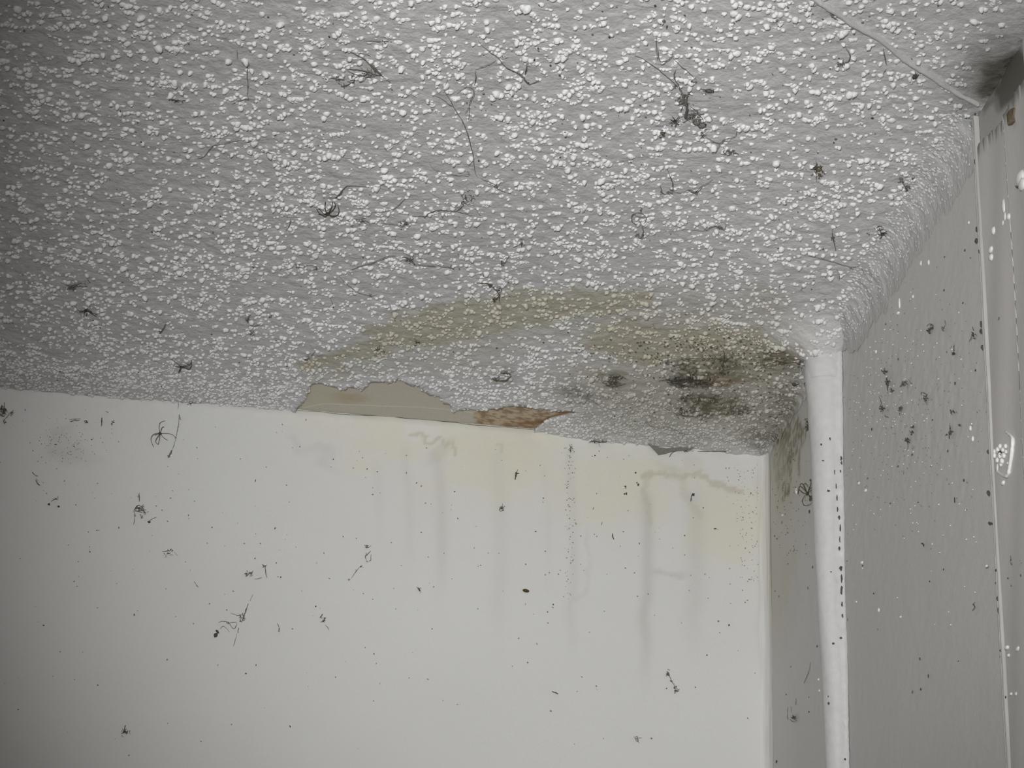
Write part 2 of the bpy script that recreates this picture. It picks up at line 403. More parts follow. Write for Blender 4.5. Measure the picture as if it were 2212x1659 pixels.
# bare board inside the hole
bx, by = np.meshgrid(np.arange(-.72, -.18, .0025), np.arange(-.14, .006, .0025))
PB = np.stack([bx.ravel(), by.ravel(), np.full(bx.size, H+.0034)], 1)
px, py = project(PB)
wx = px + (fbm(PB[:,0]*90, PB[:,1]*130, 5)-.5)*26; wy = py + (fbm(PB[:,0]*90, PB[:,1]*130, 6)-.5)*14
cb = np.tile(np.array((.58, .54, .46)), (len(px), 1))
cb = mixc(cb, (.565, .53, .42), np.clip(.9*ell(wx, wy, 690, 860, 60, 46, 0, .7), 0, 1))
cb = mixc(cb, (.47, .38, .25), np.clip(.9*ell(wx, wy, 755, 858, 48, 14, 5, .8)*(.3+.9*fbm(PB[:,0]*200, PB[:,1]*300, 9)), 0, 1))
br = sstep(1022, 1034, wx)
cb = mixc(cb, (.55, .46, .345), br)
cb = mixc(cb, (.26, .165, .09), np.clip(br*sstep(.42, .62, fbm(PB[:,0]*170, PB[:,1]*300, 19))*.8, 0, 1))
cb = mixc(cb, (.27, .13, .05), np.clip(.8*segd(px, py, [(1120,915,4),(1170,912,6),(1200,900,7),(1250,889,4)], 1), 0, 1))
board = mesh('exposed_board', PB, gridfaces(*bx.shape), M['board'], ceiling, colors=cb)
board['label'] = 'bare tan plasterboard where the coating has peeled off'
# joint tape along the wall, paler
tp = [on('C', x, y) for x, y in ((652,886),(700,877),(760,879),(830,882),(900,884),(960,889),(1000,893),(1024,897))]
V = []
for p in tp: V += [(p[0], p[1]+.002, H+.0030), (p[0], .004, H+.0030), (p[0], p[1], H+.0034)]
Fq = []
for i in range(len(tp)-1):
    a = i*3; b = a+3
    Fq += [(a, b, b+1, a+1), (a, a+2, b+2, b)]
a = (len(tp)-1)*3; Fq += [(a, a+1, a+2)]
tape = mesh('joint_tape', V, Fq, material('joint_tape_paint', (.565, .535, .46), rough=.85, nscale=300, namt=.08), ceiling, smooth=False)
tape['label'] = 'paler strip of jointing tape beside the back wall'

# ---- cove of coating smeared down the right wall
def drop(y):
    k = sstep(.27, .42, -y)
    return .010 + k*.036 + .010*(vnoise(y*40, y*0, 4)-.5)*k + .007*(vnoise(y*130, y*0+3, 14)-.5)
ys = np.arange(-.792, -.004, .003); us = np.linspace(0, 1, 26)
gy, gu = np.meshgrid(ys, us)
dr_ = drop(gy); off = .020 + .6*dr_
def cove(y, u):
    d = drop(y); o = .014 + .30*d
    a = u*math.pi/2
    x = -o*(1-np.sin(a))**1.15; z = d*(1-np.cos(a))**1.15
    return x - .0016*(1-u), z
cx_, cz_ = cove(gy, gu)
nzz = (fbm(gy*150, gu*12+gy*20, 71)-.5)*.0022*np.sin(gu*math.pi)
PV = np.stack([(cx_-nzz-.0012*(1-gu)-.0003).ravel(), gy.ravel(), (H-cz_-nzz).ravel()], 1)
cc = ceiling_tint(PV)
cw = right_tint(PV)
tt = sstep(.55, 1, gu.ravel())[:, None]
cc = (cc*(1-tt) + cw*tt)*.90
covo = mesh('coating_cove', PV, gridfaces(len(us), len(ys)), M['artex'], ceiling, colors=cc)
covo['label'] = 'textured coating smeared over the top of the right wall'

# ------------------------------------------------------------------ bumps of the coating
def dome(nseg=8):
    V = []; F = []
    rings = ((1.0, 0.0), (1.04, .32), (.80, .72), (.42, .95))
    for r, hh in rings:
        for k in range(nseg):
            a = 2*math.pi*k/nseg; V.append((r*math.cos(a), r*math.sin(a), hh))
    V.append((0, 0, 1.02))
    for i in range(3):
        for k in range(nseg):
            k2 = (k+1) % nseg; a = i*nseg+k; b = i*nseg+k2; c = (i+1)*nseg+k2; d = (i+1)*nseg+k
            F += [(a, b, c), (a, c, d)]
    for k in range(nseg): F.append((3*nseg+k, 3*nseg+(k+1) % nseg, 4*nseg))
    return np.array(V), np.array(F)
DV, DF = dome()
# scatter
N0 = 46000
bxs = rng.uniform(SX0, -.002, N0); bys = SY0*rng.random(N0)
dens = fbm(bxs*26, bys*34, 81, 3)
vis = rng.random(N0) < sstep(.20, .60, dens)*.75+.28
bxs, bys = bxs[vis], bys[vis]
# crowded, smaller bumps close to the back wall
N1 = 4200
ex = rng.uniform(-1.1, -.003, N1); ey = -np.abs(rng.normal(0, .07, N1))-.002
bxs = np.concatenate([bxs, ex]); bys = np.concatenate([bys, ey])
rad = np.clip(rng.lognormal(math.log(.00186), .25, len(bxs)), .0009, .0030)
rad *= 1 - .26*np.exp(bys/.10)
# chains: children beside their parent, mostly sideways
pick = np.flatnonzero(rng.random(len(bxs)) < .30)
CX, CY, CR = [bxs], [bys], [rad]
px_, py_, pr_ = bxs[pick], bys[pick], rad[pick]
for k in range(3):
    sgn = np.where(rng.random(len(px_)) < .5, -1, 1)
    ang = rng.normal(0, .55, len(px_)); dd = pr_*rng.uniform(1.2, 1.8, len(px_))
    px_ = px_ + sgn*dd*np.cos(ang); py_ = py_ + dd*np.sin(ang); pr_ = np.clip(pr_*rng.uniform(.6, 1.1, len(px_)), .001, .004)
    CX.append(px_); CY.append(py_); CR.append(pr_)
    m = rng.random(len(px_)) < .5; px_, py_, pr_ = px_[m], py_[m], pr_[m]
bxs = np.concatenate(CX); bys = np.concatenate(CY); rad = np.concatenate(CR)
# a ragged bead of bumps along the torn edge
tpts = hp[4:-6]; sel = rng.integers(0, len(tpts), 260)
tx = tpts[sel, 0]+rng.normal(0, .0010, 260); ty = tpts[sel, 1]+rng.normal(-.0004, .0012, 260)
bxs = np.concatenate([bxs, tx]); bys = np.concatenate([bys, ty]); rad = np.concatenate([rad, rng.uniform(.0014, .0026, 260)])
ok = (bxs < -.001) & (bys < .0) & (bxs > SX0)
m2 = (bxs > -.75) & (bxs < -.15) & (bys > -.2)
ins = np.zeros(len(bxs), bool); ins[m2] = inpoly(bxs[m2], bys[m2], np.vstack([hp, hp[:1]])); ok &= ~ins
# bare strip under the cable
ca, cb_ = on('C', 1745, -14)[:2], on('C', 2106, 222)[:2]
dcab = polydist(bxs, bys, np.array([ca, cb_])); ok &= dcab > .0035
ok &= ~((bys < -.80) & (bxs > -.02))
bxs, bys, rad = bxs[ok], bys[ok], rad[ok]
n = len(bxs)
ell_x = rng.uniform(.8, 1.3, n); ell_y = rng.uniform(.8, 1.2, n)
hgt = rad*rng.uniform(.8, 1.75, n)
th = rng.normal(0, .45, n)
jit = 1 + rng.normal(0, .09, (n, len(DV), 1))
L = DV[None]*jit
lx = L[:, :, 0]*(rad*ell_x)[:, None]; ly = L[:, :, 1]*(rad*ell_y)[:, None]; lz = L[:, :, 2]*hgt[:, None]
lean = rng.normal(0, .22, (n, 2)); lean[:, 0] -= .18
lx = lx + lz*lean[:, 0:1]; ly = ly + lz*lean[:, 1:2]
wxp = bxs[:, None] + lx*np.cos(th)[:, None] - ly*np.sin(th)[:, None]
wyp = bys[:, None] + lx*np.sin(th)[:, None] + ly*np.cos(th)[:, None]
hb = skin_h(bxs, bys)
wzp = H - hb[:, None] + .0006 - lz
PB_ = np.stack([wxp, wyp, wzp], 2).reshape(-1, 3)
PB_[:, 1] = np.minimum(PB_[:, 1], .002)
base = np.stack([bxs, bys, np.full(n, H)], 1)
cbm = ceiling_tint(base, light=(.70, .70, .705))
cbm = np.repeat(cbm, len(DV), 0)
FB = (DF[None] + (np.arange(n)*len(DV))[:, None, None]).reshape(-1, 3)[:, ::-1]
bumps = mesh('plaster_bump', PB_, FB, M['bump'], ceiling, colors=cbm)
bumps['kind'] = 'stuff'; bumps['label'] = 'thousands of small white blobs of the textured ceiling coating'

# bumps on the cove
n = 1700
by2 = -rng.uniform(.03, .79, n); u2 = rng.beta(1.2, 1.6, n)*.9
k_ = sstep(.25, .40, -by2); m = rng.random(n) < .25+.75*k_; by2, u2 = by2[m], u2[m]; n = len(by2)
r2 = rng.uniform(.0011, .0022, n)*(1-.4*u2)
x2, z2 = cove(by2, u2); a = u2*math.pi/2
nx = -np.sin(a)*.95; nz_ = -np.cos(a)
L = DV[None]*(1+rng.normal(0, .09, (n, len(DV), 1)))
lt = L[:, :, 1]*(r2*rng.uniform(.9, 1.25, n))[:, None]; ls = L[:, :, 0]*r2[:, None]; lh = L[:, :, 2]*(r2*rng.uniform(.5, .9, n)*(1-.6*u2))[:, None]
tx_ = np.cos(a)[:, None]; tz_ = -np.sin(a)[:, None]
PX = (x2-.0012)[:, None] + ls*tx_ + lh*nx[:, None]; PZ = (H-z2)[:, None] + ls*tz_ + lh*nz_[:, None]; PY = by2[:, None]+lt
PQ = np.stack([np.minimum(PX, -.0002), PY, PZ], 2).reshape(-1, 3)
cq = np.repeat(ceiling_tint(np.stack([x2, by2, H-z2], 1), light=(.60, .60, .605)), len(DV), 0)
FQ = (DF[None] + (np.arange(n)*len(DV))[:, None, None]).reshape(-1, 3)[:, ::-1]
cvb = mesh('plaster_bump', PQ, FQ, M['bump'], ceiling, colors=cq)
cvb['kind'] = 'stuff'; cvb['label'] = 'white blobs of coating on the smeared cove'

# ------------------------------------------------------------------ caulked corner between the walls
zs = np.arange(H-.64, H-.002, .004); aa = np.linspace(0, math.pi/2, 13)
ga, gz = np.meshgrid(aa, zs)
rr = .0115*(1+.25*(fbm(gz*14, gz*0, 3)-.5)) + (fbm(ga*9, gz*16, 13)-.5)*.0012
cx2 = -rr*(1-np.sin(ga))-.0003; cy2 = -rr*(1-np.cos(ga))-.0003
rid = (vnoise(ga*14, gz*9, 33)-.5)*.0010
PF = np.stack([(cx2-rid*.7).ravel(), (cy2-rid*.7).ravel(), gz.ravel()], 1)
t_ = sstep(.15, .75, ga.ravel()/(math.pi/2))[:, None]
cf = back_tint(PF)*(1-t_) + right_tint(PF)*t_
caulk = mesh('corner_caulk', PF, gridfaces(*ga.shape)[:, ::-1], M['caulk'], wall_right, colors=cf)
caulk['label'] = 'brushed, rounded filler down the corner'

# ------------------------------------------------------------------ lining paper right of the trunking, torn along its top
jag = [(2119,322),(2124,310),(2130,305),(2133,298),(2140,296),(2146,288),(2150,282),(2158,280),(2163,272),(2170,268),(2172,262),(2178,262),(2176,250),(2181,243),(2186,236),(2189,225),(2196,214),(2199,200),(2206,190),(2212,184),(2226,160)]
jp = [on('R', *p) for p in jag]
top = []
for a, b in zip(jp[:-1], jp[1:]):
    for k in range(3):
        t = k/3; q = a*(1-t)+b*t; top.append((q[1]+(rnd.random()-.5)*.002*(k > 0), q[2]+(rnd.random()-.5)*.003*(k > 0)))
top = [(-.796, top[0][1])] + [q for q in top if q[0] < -.797]
zb = 1.70
V = []; F = []; rows = 46
for (y, z) in top:
    for r in range(rows+1):
        zz = z + (zb-z)*(r/rows)
        V.append((-.0034-.0006*math.sin(y*90+zz*20), y, zz))
nT = len(top)
for i in range(nT-1):
    for r in range(rows):
        a = i*(rows+1)+r; F.append((a, a+1, a+rows+2, a+rows+1))
n0 = len(V)
for (y, z) in top: V.append((.0, y, z))
for i in range(nT-1): F.append((i*(rows+1), (i+1)*(rows+1), n0+i+1, n0+i))
V.append((-.0034, -1.35, top[-1][1])); V.append((-.0034, -1.35, zb)); V.append((-.0034, -1.35, H-.004)); V.append((-.0034, top[-1][0], H-.004))
q = (nT-1)*(rows+1); F.append((q, q+rows, n0+nT+1, n0+nT)); F.append((q, n0+nT, n0+nT+2, n0+nT+3))
VP = np.array(V)
tn = np.tile(np.array((.56, .545, .525)), (len(V), 1))*(1+(fbm(VP[:,1]*30, VP[:,2]*12, 3)-.5)*.1)[:, None]
paper = mesh('lining_paper', V, F, M['paper'], wall_right, colors=tn)
paper['label'] = 'painted lining paper with a ragged torn top edge'
# brown torn scrap
sc = [(2174,246),(2182,236),(2190,232),(2188,250),(2190,262),(2182,268),(2176,270),(2177,258)]
V = [tuple(on('R', x, y, .0045+(.004 if i in (5, 6) else 0))) for i, (x, y) in enumerate(sc)]
V += [tuple(np.array(v)+np.array((.0012, 0, 0))) for v in V]
F = [tuple(range(7, -1, -1)), tuple(range(8, 16))] + [(i, (i+1) % 8, 8+(i+1) % 8, 8+i) for i in range(8)]
o = mesh('torn_scrap', V, F, M['torn'], wall_right, smooth=False); o['label'] = 'brown torn paper scrap at the top of the lining'

# ------------------------------------------------------------------ pipe beside the corner
def tube_rings(cent, rads, nseg=28, noise=0.0, seed=1, frac=None):
    V = []
    for i, (c, r) in enumerate(zip(cent, rads)):
        for k in range(nseg):
            a = 2*math.pi*k/nseg
            nn = 1 + noise*(float(fbm(np.array(3*math.cos(a)+9), np.array(i*.22+3*math.sin(a)), seed))-.5)*2
            V.append((c[0]+r*nn*math.cos(a), c[1]+r*nn*math.sin(a), c[2]))
    F = []
    for i in range(len(cent)-1):
        for k in range(nseg):
            a = i*nseg+k; b = i*nseg+(k+1) % nseg; F.append((a, b, b+nseg, a+nseg))
    return V, F
def tag(o, label, cat, group=None):
    o['label'] = label; o['category'] = cat
    if group: o['group'] = group
    return o
def empty(name, loc, label, cat, group=None):
    o = bpy.data.objects.new(name, None); COL.objects.link(o); o.location = tuple(map(float, loc)); o.empty_display_size = .01
    return tag(o, label, cat, group)
def unparented(o, parent):
    """parent while keeping world-space vertices in place"""
    o.parent = parent; o.matrix_parent_inverse = Matrix.Translation(parent.location).inverted(); return o

YP = -.312
def at_y(px, py, y):
    d = ray(px, py); t = (y-CAMP[1])/d[1]; return CAMP+d*t
prof = [(778,1748,1830),(792,1746,1832),(812,1744,1831),(850,1745,1829),(900,1746,1827),(960,1751,1825),(1020,1754,1823),(1100,1757,1821),(1200,1761,1820),(1300,1766,1821),(1400,1772,1830),(1480,1777,1835),(1560,1780,1836),(1659,1784,1836)]
zz = []; lf = []; rt = []
for y, a, b in prof:
    A = at_y(a, y, YP); B = at_y(b, y, YP); zz.append((A[2]+B[2])/2); lf.append(A[0]); rt.append(B[0])
zz = np.array(zz); lf = np.array(lf); rt = np.array(rt)
Zp = np.concatenate([[H-.001], np.linspace(H-.006, zz[-1], 90), [1.6, 1.0, .4, .0]])
xl = np.interp(-Zp, -zz, lf); xr = np.interp(-Zp, -zz, rt)
rr = (xr-xl)/2; xc = (xl+xr)/2
xc = np.minimum(xc, -rr*.58)      # the pipe is sunk a little into the plaster of the wall
pipe = empty('pipe', (float(xc[-1]), YP, 0), 'white painted pipe running vertically up to the ceiling beside the corner', 'pipe')
V, F = tube_rings([(a, YP, b) for a, b in zip(xc, Zp)], rr, 32, .035, 5)
pb = mesh('pipe_body', V, F, M['pipe']); unparented(pb, pipe)
# thick collar of paint and plaster round the top
Zc = np.linspace(H+.001, H-.050, 26)
xcc = np.interp(-Zc, -Zp, xc); rc = np.interp(-Zc, -Zp, rr)
V, F = tube_rings([(a, YP, b) for a, b in zip(xcc, Zc)], rc*(1.03+.06*np.exp(-((H-Zc)/.010)**2)) , 40, .075, 9)
cl = mesh('plaster_collar', V, F, M['pipe']); unparented(cl, pipe); cl['label'] = 'lumpy plaster and paint around the pipe top'
# paint seam where pipe meets the wall (right side)
Zs = np.linspace(H-.02, zz[-1]-.05, 150)
xs = np.interp(-Zs, -Zp, xc); rs = np.interp(-Zs, -Zp, rr)
V = []; F = []
for i, z in enumerate(Zs):
    wv = .0012*(float(vnoise(np.array(z*90), np.array(0.), 5))-.5) + .0010*(float(vnoise(np.array(z*300), np.array(2.), 6))-.5)
    V += [(min(-.004, xs[i]+rs[i]*.10), YP-rs[i]*.985, z), (min(-.0036, xs[i]+rs[i]*.42)+wv, YP-rs[i]*.985+wv, z), (-.0020, YP-rs[i]*1.0+wv, z), (-.0002, YP-rs[i]*1.07-.001+wv*2, z)]
for i in range(len(Zs)-1):
    for k in range(3):
        a = i*4+k; F.append((a, a+4, a+5, a+1))
sm_ = mesh('paint_seam', V, F, M['pipe']); unparented(sm_, pipe); sm_['label'] = 'ridge of old paint joining the pipe to the wall'

def lump_mesh(name, c, rx, ry, rz, mat, parent=None, ax=None, seed=0, jag=.2, seg=7, rings=4):
    """small closed irregular blob; ax = 3 axis vectors"""
    if ax is None: ax = (np.array([1., 0, 0]), np.array([0, 1., 0]), np.array([0, 0, 1.]))
    R_ = random.Random(seed+int(abs(c[0]*7919+c[1]*104729+c[2]*1299709)*100) % 100000)
    V = [np.array(c)+ax[2]*rz]; F = []
    for i in range(1, rings):
        ph = math.pi*i/rings
        for k in range(seg):
            a = 2*math.pi*k/seg; j = 1+R_.uniform(-jag, jag)
            V.append(np.array(c)+ax[0]*rx*math.sin(ph)*math.cos(a)*j+ax[1]*ry*math.sin(ph)*math.sin(a)*j+ax[2]*rz*math.cos(ph))
    V.append(np.array(c)-ax[2]*rz)
    for k in range(seg): F.append((0, 1+k, 1+(k+1) % seg))
    for i in range(rings-2):
        for k in range(seg):
            a = 1+i*seg+k; b = 1+i*seg+(k+1) % seg; F.append((a, a+seg, b+seg, b))
    last = len(V)-1; s0 = 1+(rings-2)*seg
    for k in range(seg): F.append((last, s0+(k+1) % seg, s0+k))
    if name is None: return V, F
    return mesh(name, V, F, mat, parent)
def join(parts):
    V = []; F = []
    for v, f in parts:
        n = len(V); V += list(v); F += [tuple(i+n for i in t) for t in f]
    return V, F
def surf_axes(surf, ang):
    u, v, n_ = basis(surf); a = math.radians(ang)
    # ang is the tilt seen in the picture, 0 = sideways; v appears foreshortened on ceiling
    return (u*math.cos(a)+v*math.sin(a), -u*math.sin(a)+v*math.cos(a), n_)
PXM = 1/1950.0
# chips on the pipe's right edge and left edge
for (x, y, lw, lh) in ((1817,990,3,9),(1818,1000,3,7),(1816,1018,3,5),(1803,1020,2,9),(1806,1050,2,10),(1808,1075,2,12),(1809,1100,2,10),(1813,1118,3,8),(1815,1140,2,14),(1814,1165,2,12),(1813,1185,3,8),
                     (1817,1228,5,9),(1818,1250,3,16),(1818,1275,4,16),(1819,1305,3,9),(1820,1330,3,7),(1793,948,2,6),(1774,960,3,4),(1789,1060,5,4),(1778,995,4,2),(1816,1378,4,4),(1791,1520,5,6),(1790,1505,3,4),(1800,1390,4,4),(1795,1235,3,2),(1826,1640,3,4),(1829,1455,2,2)):
    p = at_y(x, y, YP-.014); 
    rr0 = float(np.interp(-p[2], -Zp, rr)); x0 = float(np.interp(-p[2], -Zp, xc))
    u = max(-.97, min(.97, (p[0]-x0)/rr0)); yy = YP-rr0*(math.sqrt(1-u*u) if u < .10 else 1.0)-.0006
    p = at_y(x, y, yy-.0005)
    o = lump_mesh('paint_chip', p, lw*PXM*.6, .0008, lh*PXM*.6, M['chip_shadow'], jag=.6, seg=6); unparented(o, pipe)

# ------------------------------------------------------------------ trunking on the wall and the cable across the ceiling
YT0 = on('R', 2182, 1659)[1]; YT1 = on('R', 2113, 228)[1]
YT0 = YT1 = (YT0+YT1)/2
tr = empty('cable_trunking', (0, YT0, 0), 'thin vertical strip of painted cable trunking on the right wall', 'cable trunking')
def strip_profile(name, prof, zs, y0f, mat, jitter=.0002):
    V = []; F = []; n = len(prof)
    for i, z in enumerate(zs):
        w_ = (float(vnoise(np.array(z*40), np.array(1.), 3))-.5)*.0012
        for (dx, dy) in prof:
            V.append((-dx - (rnd.random())*jitter, y0f(z)+dy+w_, z+(0)))
    for i in range(len(zs)-1):
        for k in range(n-1):
            a = i*n+k; F.append((a, a+1, a+n+1, a+n))
    return mesh(name, V, F, mat)
zt = np.linspace(H-.003, 1.7, 220); zt = np.concatenate([zt, [1.2, .6, .02]])
yf = lambda z: YT0
o = strip_profile('trunking_base', [(0, -.0040),(.0030, -.0040),(.0036, -.0032),(.0036, .0032),(.0030, .0040),(0, .0040)], zt, yf, M['trunk']); unparented(o, tr)
o = strip_profile('cable', [(.0032+.0013*math.cos(a), -.0018+.0021*math.sin(a)) for a in np.linspace(-1.9, 1.9, 9)], zt, yf, M['trunk']); unparented(o, tr); o['label'] = 'pale cable ridge nearest the room'
o = strip_profile('cable', [(.0032+.0010*math.cos(a), .0024+.0016*math.sin(a)) for a in np.linspace(-1.9, 1.9, 9)], zt, yf, M['trunk']); unparented(o, tr); o['label'] = 'thinner cable ridge nearest the corner'
# dark strip modelled in place of the shadow line along its left edge
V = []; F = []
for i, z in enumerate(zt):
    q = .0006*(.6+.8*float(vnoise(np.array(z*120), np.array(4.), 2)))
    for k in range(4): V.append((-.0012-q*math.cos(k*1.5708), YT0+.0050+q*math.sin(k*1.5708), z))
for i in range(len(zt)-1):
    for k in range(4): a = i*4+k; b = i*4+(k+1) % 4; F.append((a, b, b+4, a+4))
o = mesh('dirt_shadow_line', V, F, M['chip_shadow']); unparented(o, tr)
for (x, y, w_, h_) in ((2106,240,3,14),(2108,315,2,16),(2107,350,2,10),(2110,495,3,8),(2109,520,5,8),(2116,545,3,9),(2119,700,3,10),(2119,715,4,8),(2122,750,3,8),(2134,975,2,5),(2135,1065,3,8),(2137,1130,3,4),(2141,1130,2,3),(2153,1232,3,5),(2152,1259,3,3),(2156,1293,2,8),(2158,1320,2,12),(2163,1405,3,5),(2162,1420,2,5),(2170,1515,2,5)):
    p = on('R', x, y, .0035)
    o = lump_mesh('dirt_clot', p, .0012, w_*PXM*.9, h_*PXM*.6, M['dirt'], ax=(np.array([1.,0,0]), np.array([0,1.,0]), np.array([0,0,1.])), jag=.35); unparented(o, tr)

A = np.array(on('C', 1752, -10)); B = np.array(on('C', 2108, 224))
dirn = (B-A)/np.linalg.norm(B-A); perp = np.array([-dirn[1], dirn[0], 0])
Aext = A - dirn*.45
cab = empty('ceiling_cable', A, 'painted flat cable crossing the textured ceiling diagonally to the right wall', 'cable')
V = []; F = []; nS = 120; prof = [(-.0016, 0),(-.0016, .0010),(-.0010, .0016),(.0010, .0016),(.0016, .0010),(.0016, 0)]
for i in range(nS):
    t = i/(nS-1); c = Aext*(1-t)+B*t
    hh = .0022 + float(skin_h(np.array(c[0]), np.array(c[1])))*.6 + .0008*math.sin(t*37)
    wv = .0012*math.sin(t*23)+.0008*math.sin(t*61)
    for dx, dz in prof: V.append(tuple(c+perp*(dx+wv)+np.array([0, 0, -dz-hh+(.004 if dz == 0 else 0)])))
for i in range(nS-1):
    for k in range(5): a = i*6+k; F.append((a, a+1, a+7, a+6))
o = mesh('cable_sheath', V, F, M['cable']); unparented(o, cab)

# ------------------------------------------------------------------ webs, dust, spiders
def smooth_poly(P, sub=4):
    P = [np.array(p, float) for p in P]
    if len(P) < 3: return [P[0]*(1-t)+P[-1]*t for t in np.linspace(0, 1, sub*2)]
    out = []
    for i in range(len(P)-1):
        p0 = P[max(i-1, 0)]; p1 = P[i]; p2 = P[i+1]; p3 = P[min(i+2, len(P)-1)]
        for k in range(sub):
            t = k/sub
            out.append(.5*((2*p1)+(-p0+p2)*t+(2*p0-5*p1+4*p2-p3)*t*t+(-p0+3*p1-3*p2+p3)*t**3))
    out.append(P[-1]); return out
def strand(P, r, seg=4, knots=.35, taper=True):
    n = len(P); V = []; F = []
    for i, p in enumerate(P):
        t = (P[min(i+1, n-1)]-P[max(i-1, 0)]); t = t/(np.linalg.norm(t)+1e-12)
        a = np.cross(t, [.3, .5, .8]); a /= np.linalg.norm(a)+1e-12; b = np.cross(t, a)
        rr_ = r*(1+rnd.uniform(-knots, knots))*((.45+.55*math.sin(math.pi*min(1, max(0, (i+.6)/n)))) if taper else 1)
        for k in range(seg):
            g = 2*math.pi*k/seg; V.append(p+a*rr_*math.cos(g)+b*rr_*math.sin(g))
    for i in range(n-1):
        for k in range(seg):
            q = i*seg+k; q2 = i*seg+(k+1) % seg; F.append((q, q2, q2+seg, q+seg))
    F.append(tuple(range(seg))[::-1]); F.append(tuple((n-1)*seg+k for k in range(seg)))
    return V, F
def px_strand(surf, pts, wpx=1.6, off=(.001, .005), sub=4, jit=1.2):
    P = smooth_poly([on(surf, x+rnd.uniform(-jit, jit)*.3, y+rnd.uniform(-jit, jit)*.3, off[0]+(off[1]-off[0])*math.sin(math.pi*(i+.0)/max(1, len(pts)-1))) for i, (x, y) in enumerate(pts)], sub)
    P = [p+np.array([rnd.gauss(0, 1), rnd.gauss(0, 1), rnd.gauss(0, 1)])*.00012*jit for p in P]
    return strand(P, wpx*PXM*.5)
def clump(surf, x, y, rx, ry, n=10, off=.003, blobs=4, ang=0, wpx=1.2):
    """tangle of short dusty fibres with a few grains, in picture size rx, ry"""
    parts = []
    a = math.radians(ang)
    for k in range(n):
        P = []
        bx = rnd.gauss(0, .42)*rx; by_ = rnd.gauss(0, .42)*ry; g = rnd.uniform(0, 6.28); L_ = rnd.uniform(.35, .9)*max(rx, ry)
        for i in range(4):
            qx = bx*math.cos(a)-by_*math.sin(a); qy = bx*math.sin(a)+by_*math.cos(a)
            P.append(on(surf, x+qx, y+qy, max(.0006, off*rnd.uniform(.2, 1.3))))
            g += rnd.uniform(-1.2, 1.2); bx += math.cos(g)*L_*.33; by_ += math.sin(g)*L_*.33*(ry/max(rx, ry)*.6+.4)
        parts.append(strand(smooth_poly(P, 3), wpx*PXM*.5*rnd.uniform(.7, 1.4)))
    for k in range(blobs):
        bx = rnd.gauss(0, .38)*rx; by_ = rnd.gauss(0, .38)*ry
        qx = bx*math.cos(a)-by_*math.sin(a); qy = bx*math.sin(a)+by_*math.cos(a)
        s = rnd.uniform(.14, .32)*min(rx, ry)*PXM
        parts.append(lump_mesh(None, on(surf, x+qx, y+qy, off*.6), s*1.3, s, s*.8, None, jag=.3, seg=6, rings=3, seed=k))
    return join(parts)
def origin_of(surf, x, y): return on(surf, x, y, .0)
def put(name, VF, mat, parent): 
    o = mesh(name, VF[0], VF[1], mat); return unparented(o, parent)

def web(label, surf, strands=(), clumps=(), mat='web', name='cobweb', cat='cobweb', group=None, lumps=()):
    """strands: (points, width px); clumps: (x, y, rx, ry, n, blobs)"""
    ref = strands[0][0][0] if strands else (clumps[0][:2] if clumps else lumps[0][:2])
    e = empty(name, on(surf, *ref, 0), label, cat, group)
    if strands:
        for s in strands: put('strand', px_strand(surf, s[0], s[1]*.8), M[mat], e)
    for c in clumps:
        x, y, rx, ry = c[:4]; n_ = c[4] if len(c) > 4 else 9; b_ = c[5] if len(c) > 5 else 4
        put('dust_clump', clump(surf, x, y, rx, ry, n_, .0035, b_), M[mat], e)
    for (x, y, rx, ry, ang) in lumps:
        o = lump_mesh('debris', on(surf, x, y, .0012), rx*PXM, ry*PXM*(2.0 if surf == 'C' else 1.2), .0013, M['dirt' if mat != 'webf' else 'dirtg'], ax=surf_axes(surf, ang), jag=.3)
        unparented(o, e)
    return e
def spider(label, surf, body, legs, name='spider', bw=3.0, bl=4.5, ang=60, mat='spider', lw=1.5):
    e = empty(name, on(surf, *body, 0), label, 'spider')
    V = lump_mesh(None, on(surf, body[0], body[1], .0035), bw*PXM, bl*PXM, .0016, None, ax=surf_axes(surf, ang), jag=.12, seg=8, rings=5)
    put('body', V, M[mat], e)
    for lg in legs:
        P = [on(surf, *body, .0035)] + [on(surf, x, y, o_) for (x, y), o_ in zip(lg, ([.006, .0045, .003, .001][:len(lg)]))]
        put('leg', strand(smooth_poly(P, 5), lw*PXM*.5, 4, .15, False), M[mat], e)
    return e

# --- ceiling webs
web('dusty cobweb streak with dark clots near the top of the ceiling, left of centre', 'C',
    [([(720,108),(750,110),(770,119),(790,130),(805,147),(820,160),(830,168),(843,178)], 2.6), ([(796,132),(806,143),(818,156),(829,168)], 5.0), ([(749,150),(770,150),(790,153),(808,160),(829,165)], 2.2),
     ([(750,153),(770,162),(790,166),(815,164)], 1.6), ([(706,168),(728,170),(745,173)], 1.6), ([(736,187),(752,183),(762,176)], 1.5), ([(785,88),(805,88),(826,90),(842,88)], 1.5), ([(770,115),(790,117),(800,122)], 1.3)],
    [(792,157,20,9,16,4), (728,170,9,6,5,2), (740,184,8,5,4,2), (829,92,6,7,4,2), (757,174,14,10,10,0)])
web('long cobweb arm ending in a dusty hook high on the ceiling', 'C',
    [([(1033,88),(1045,102),(1060,114),(1075,124),(1087,140),(1100,149),(1115,156),(1130,167),(1137,178),(1144,182),(1156,178),(1165,175)], 2.0), ([(1118,158),(1128,165),(1135,175),(1142,180)], 4.6), ([(1135,160),(1137,148),(1139,139)], 2.0), ([(1072,130),(1060,138),(1042,145),(1028,151)], 1.2), ([(1083,128),(1100,124)], 1.0)],
    [(1139,138,3,3,3,2)])
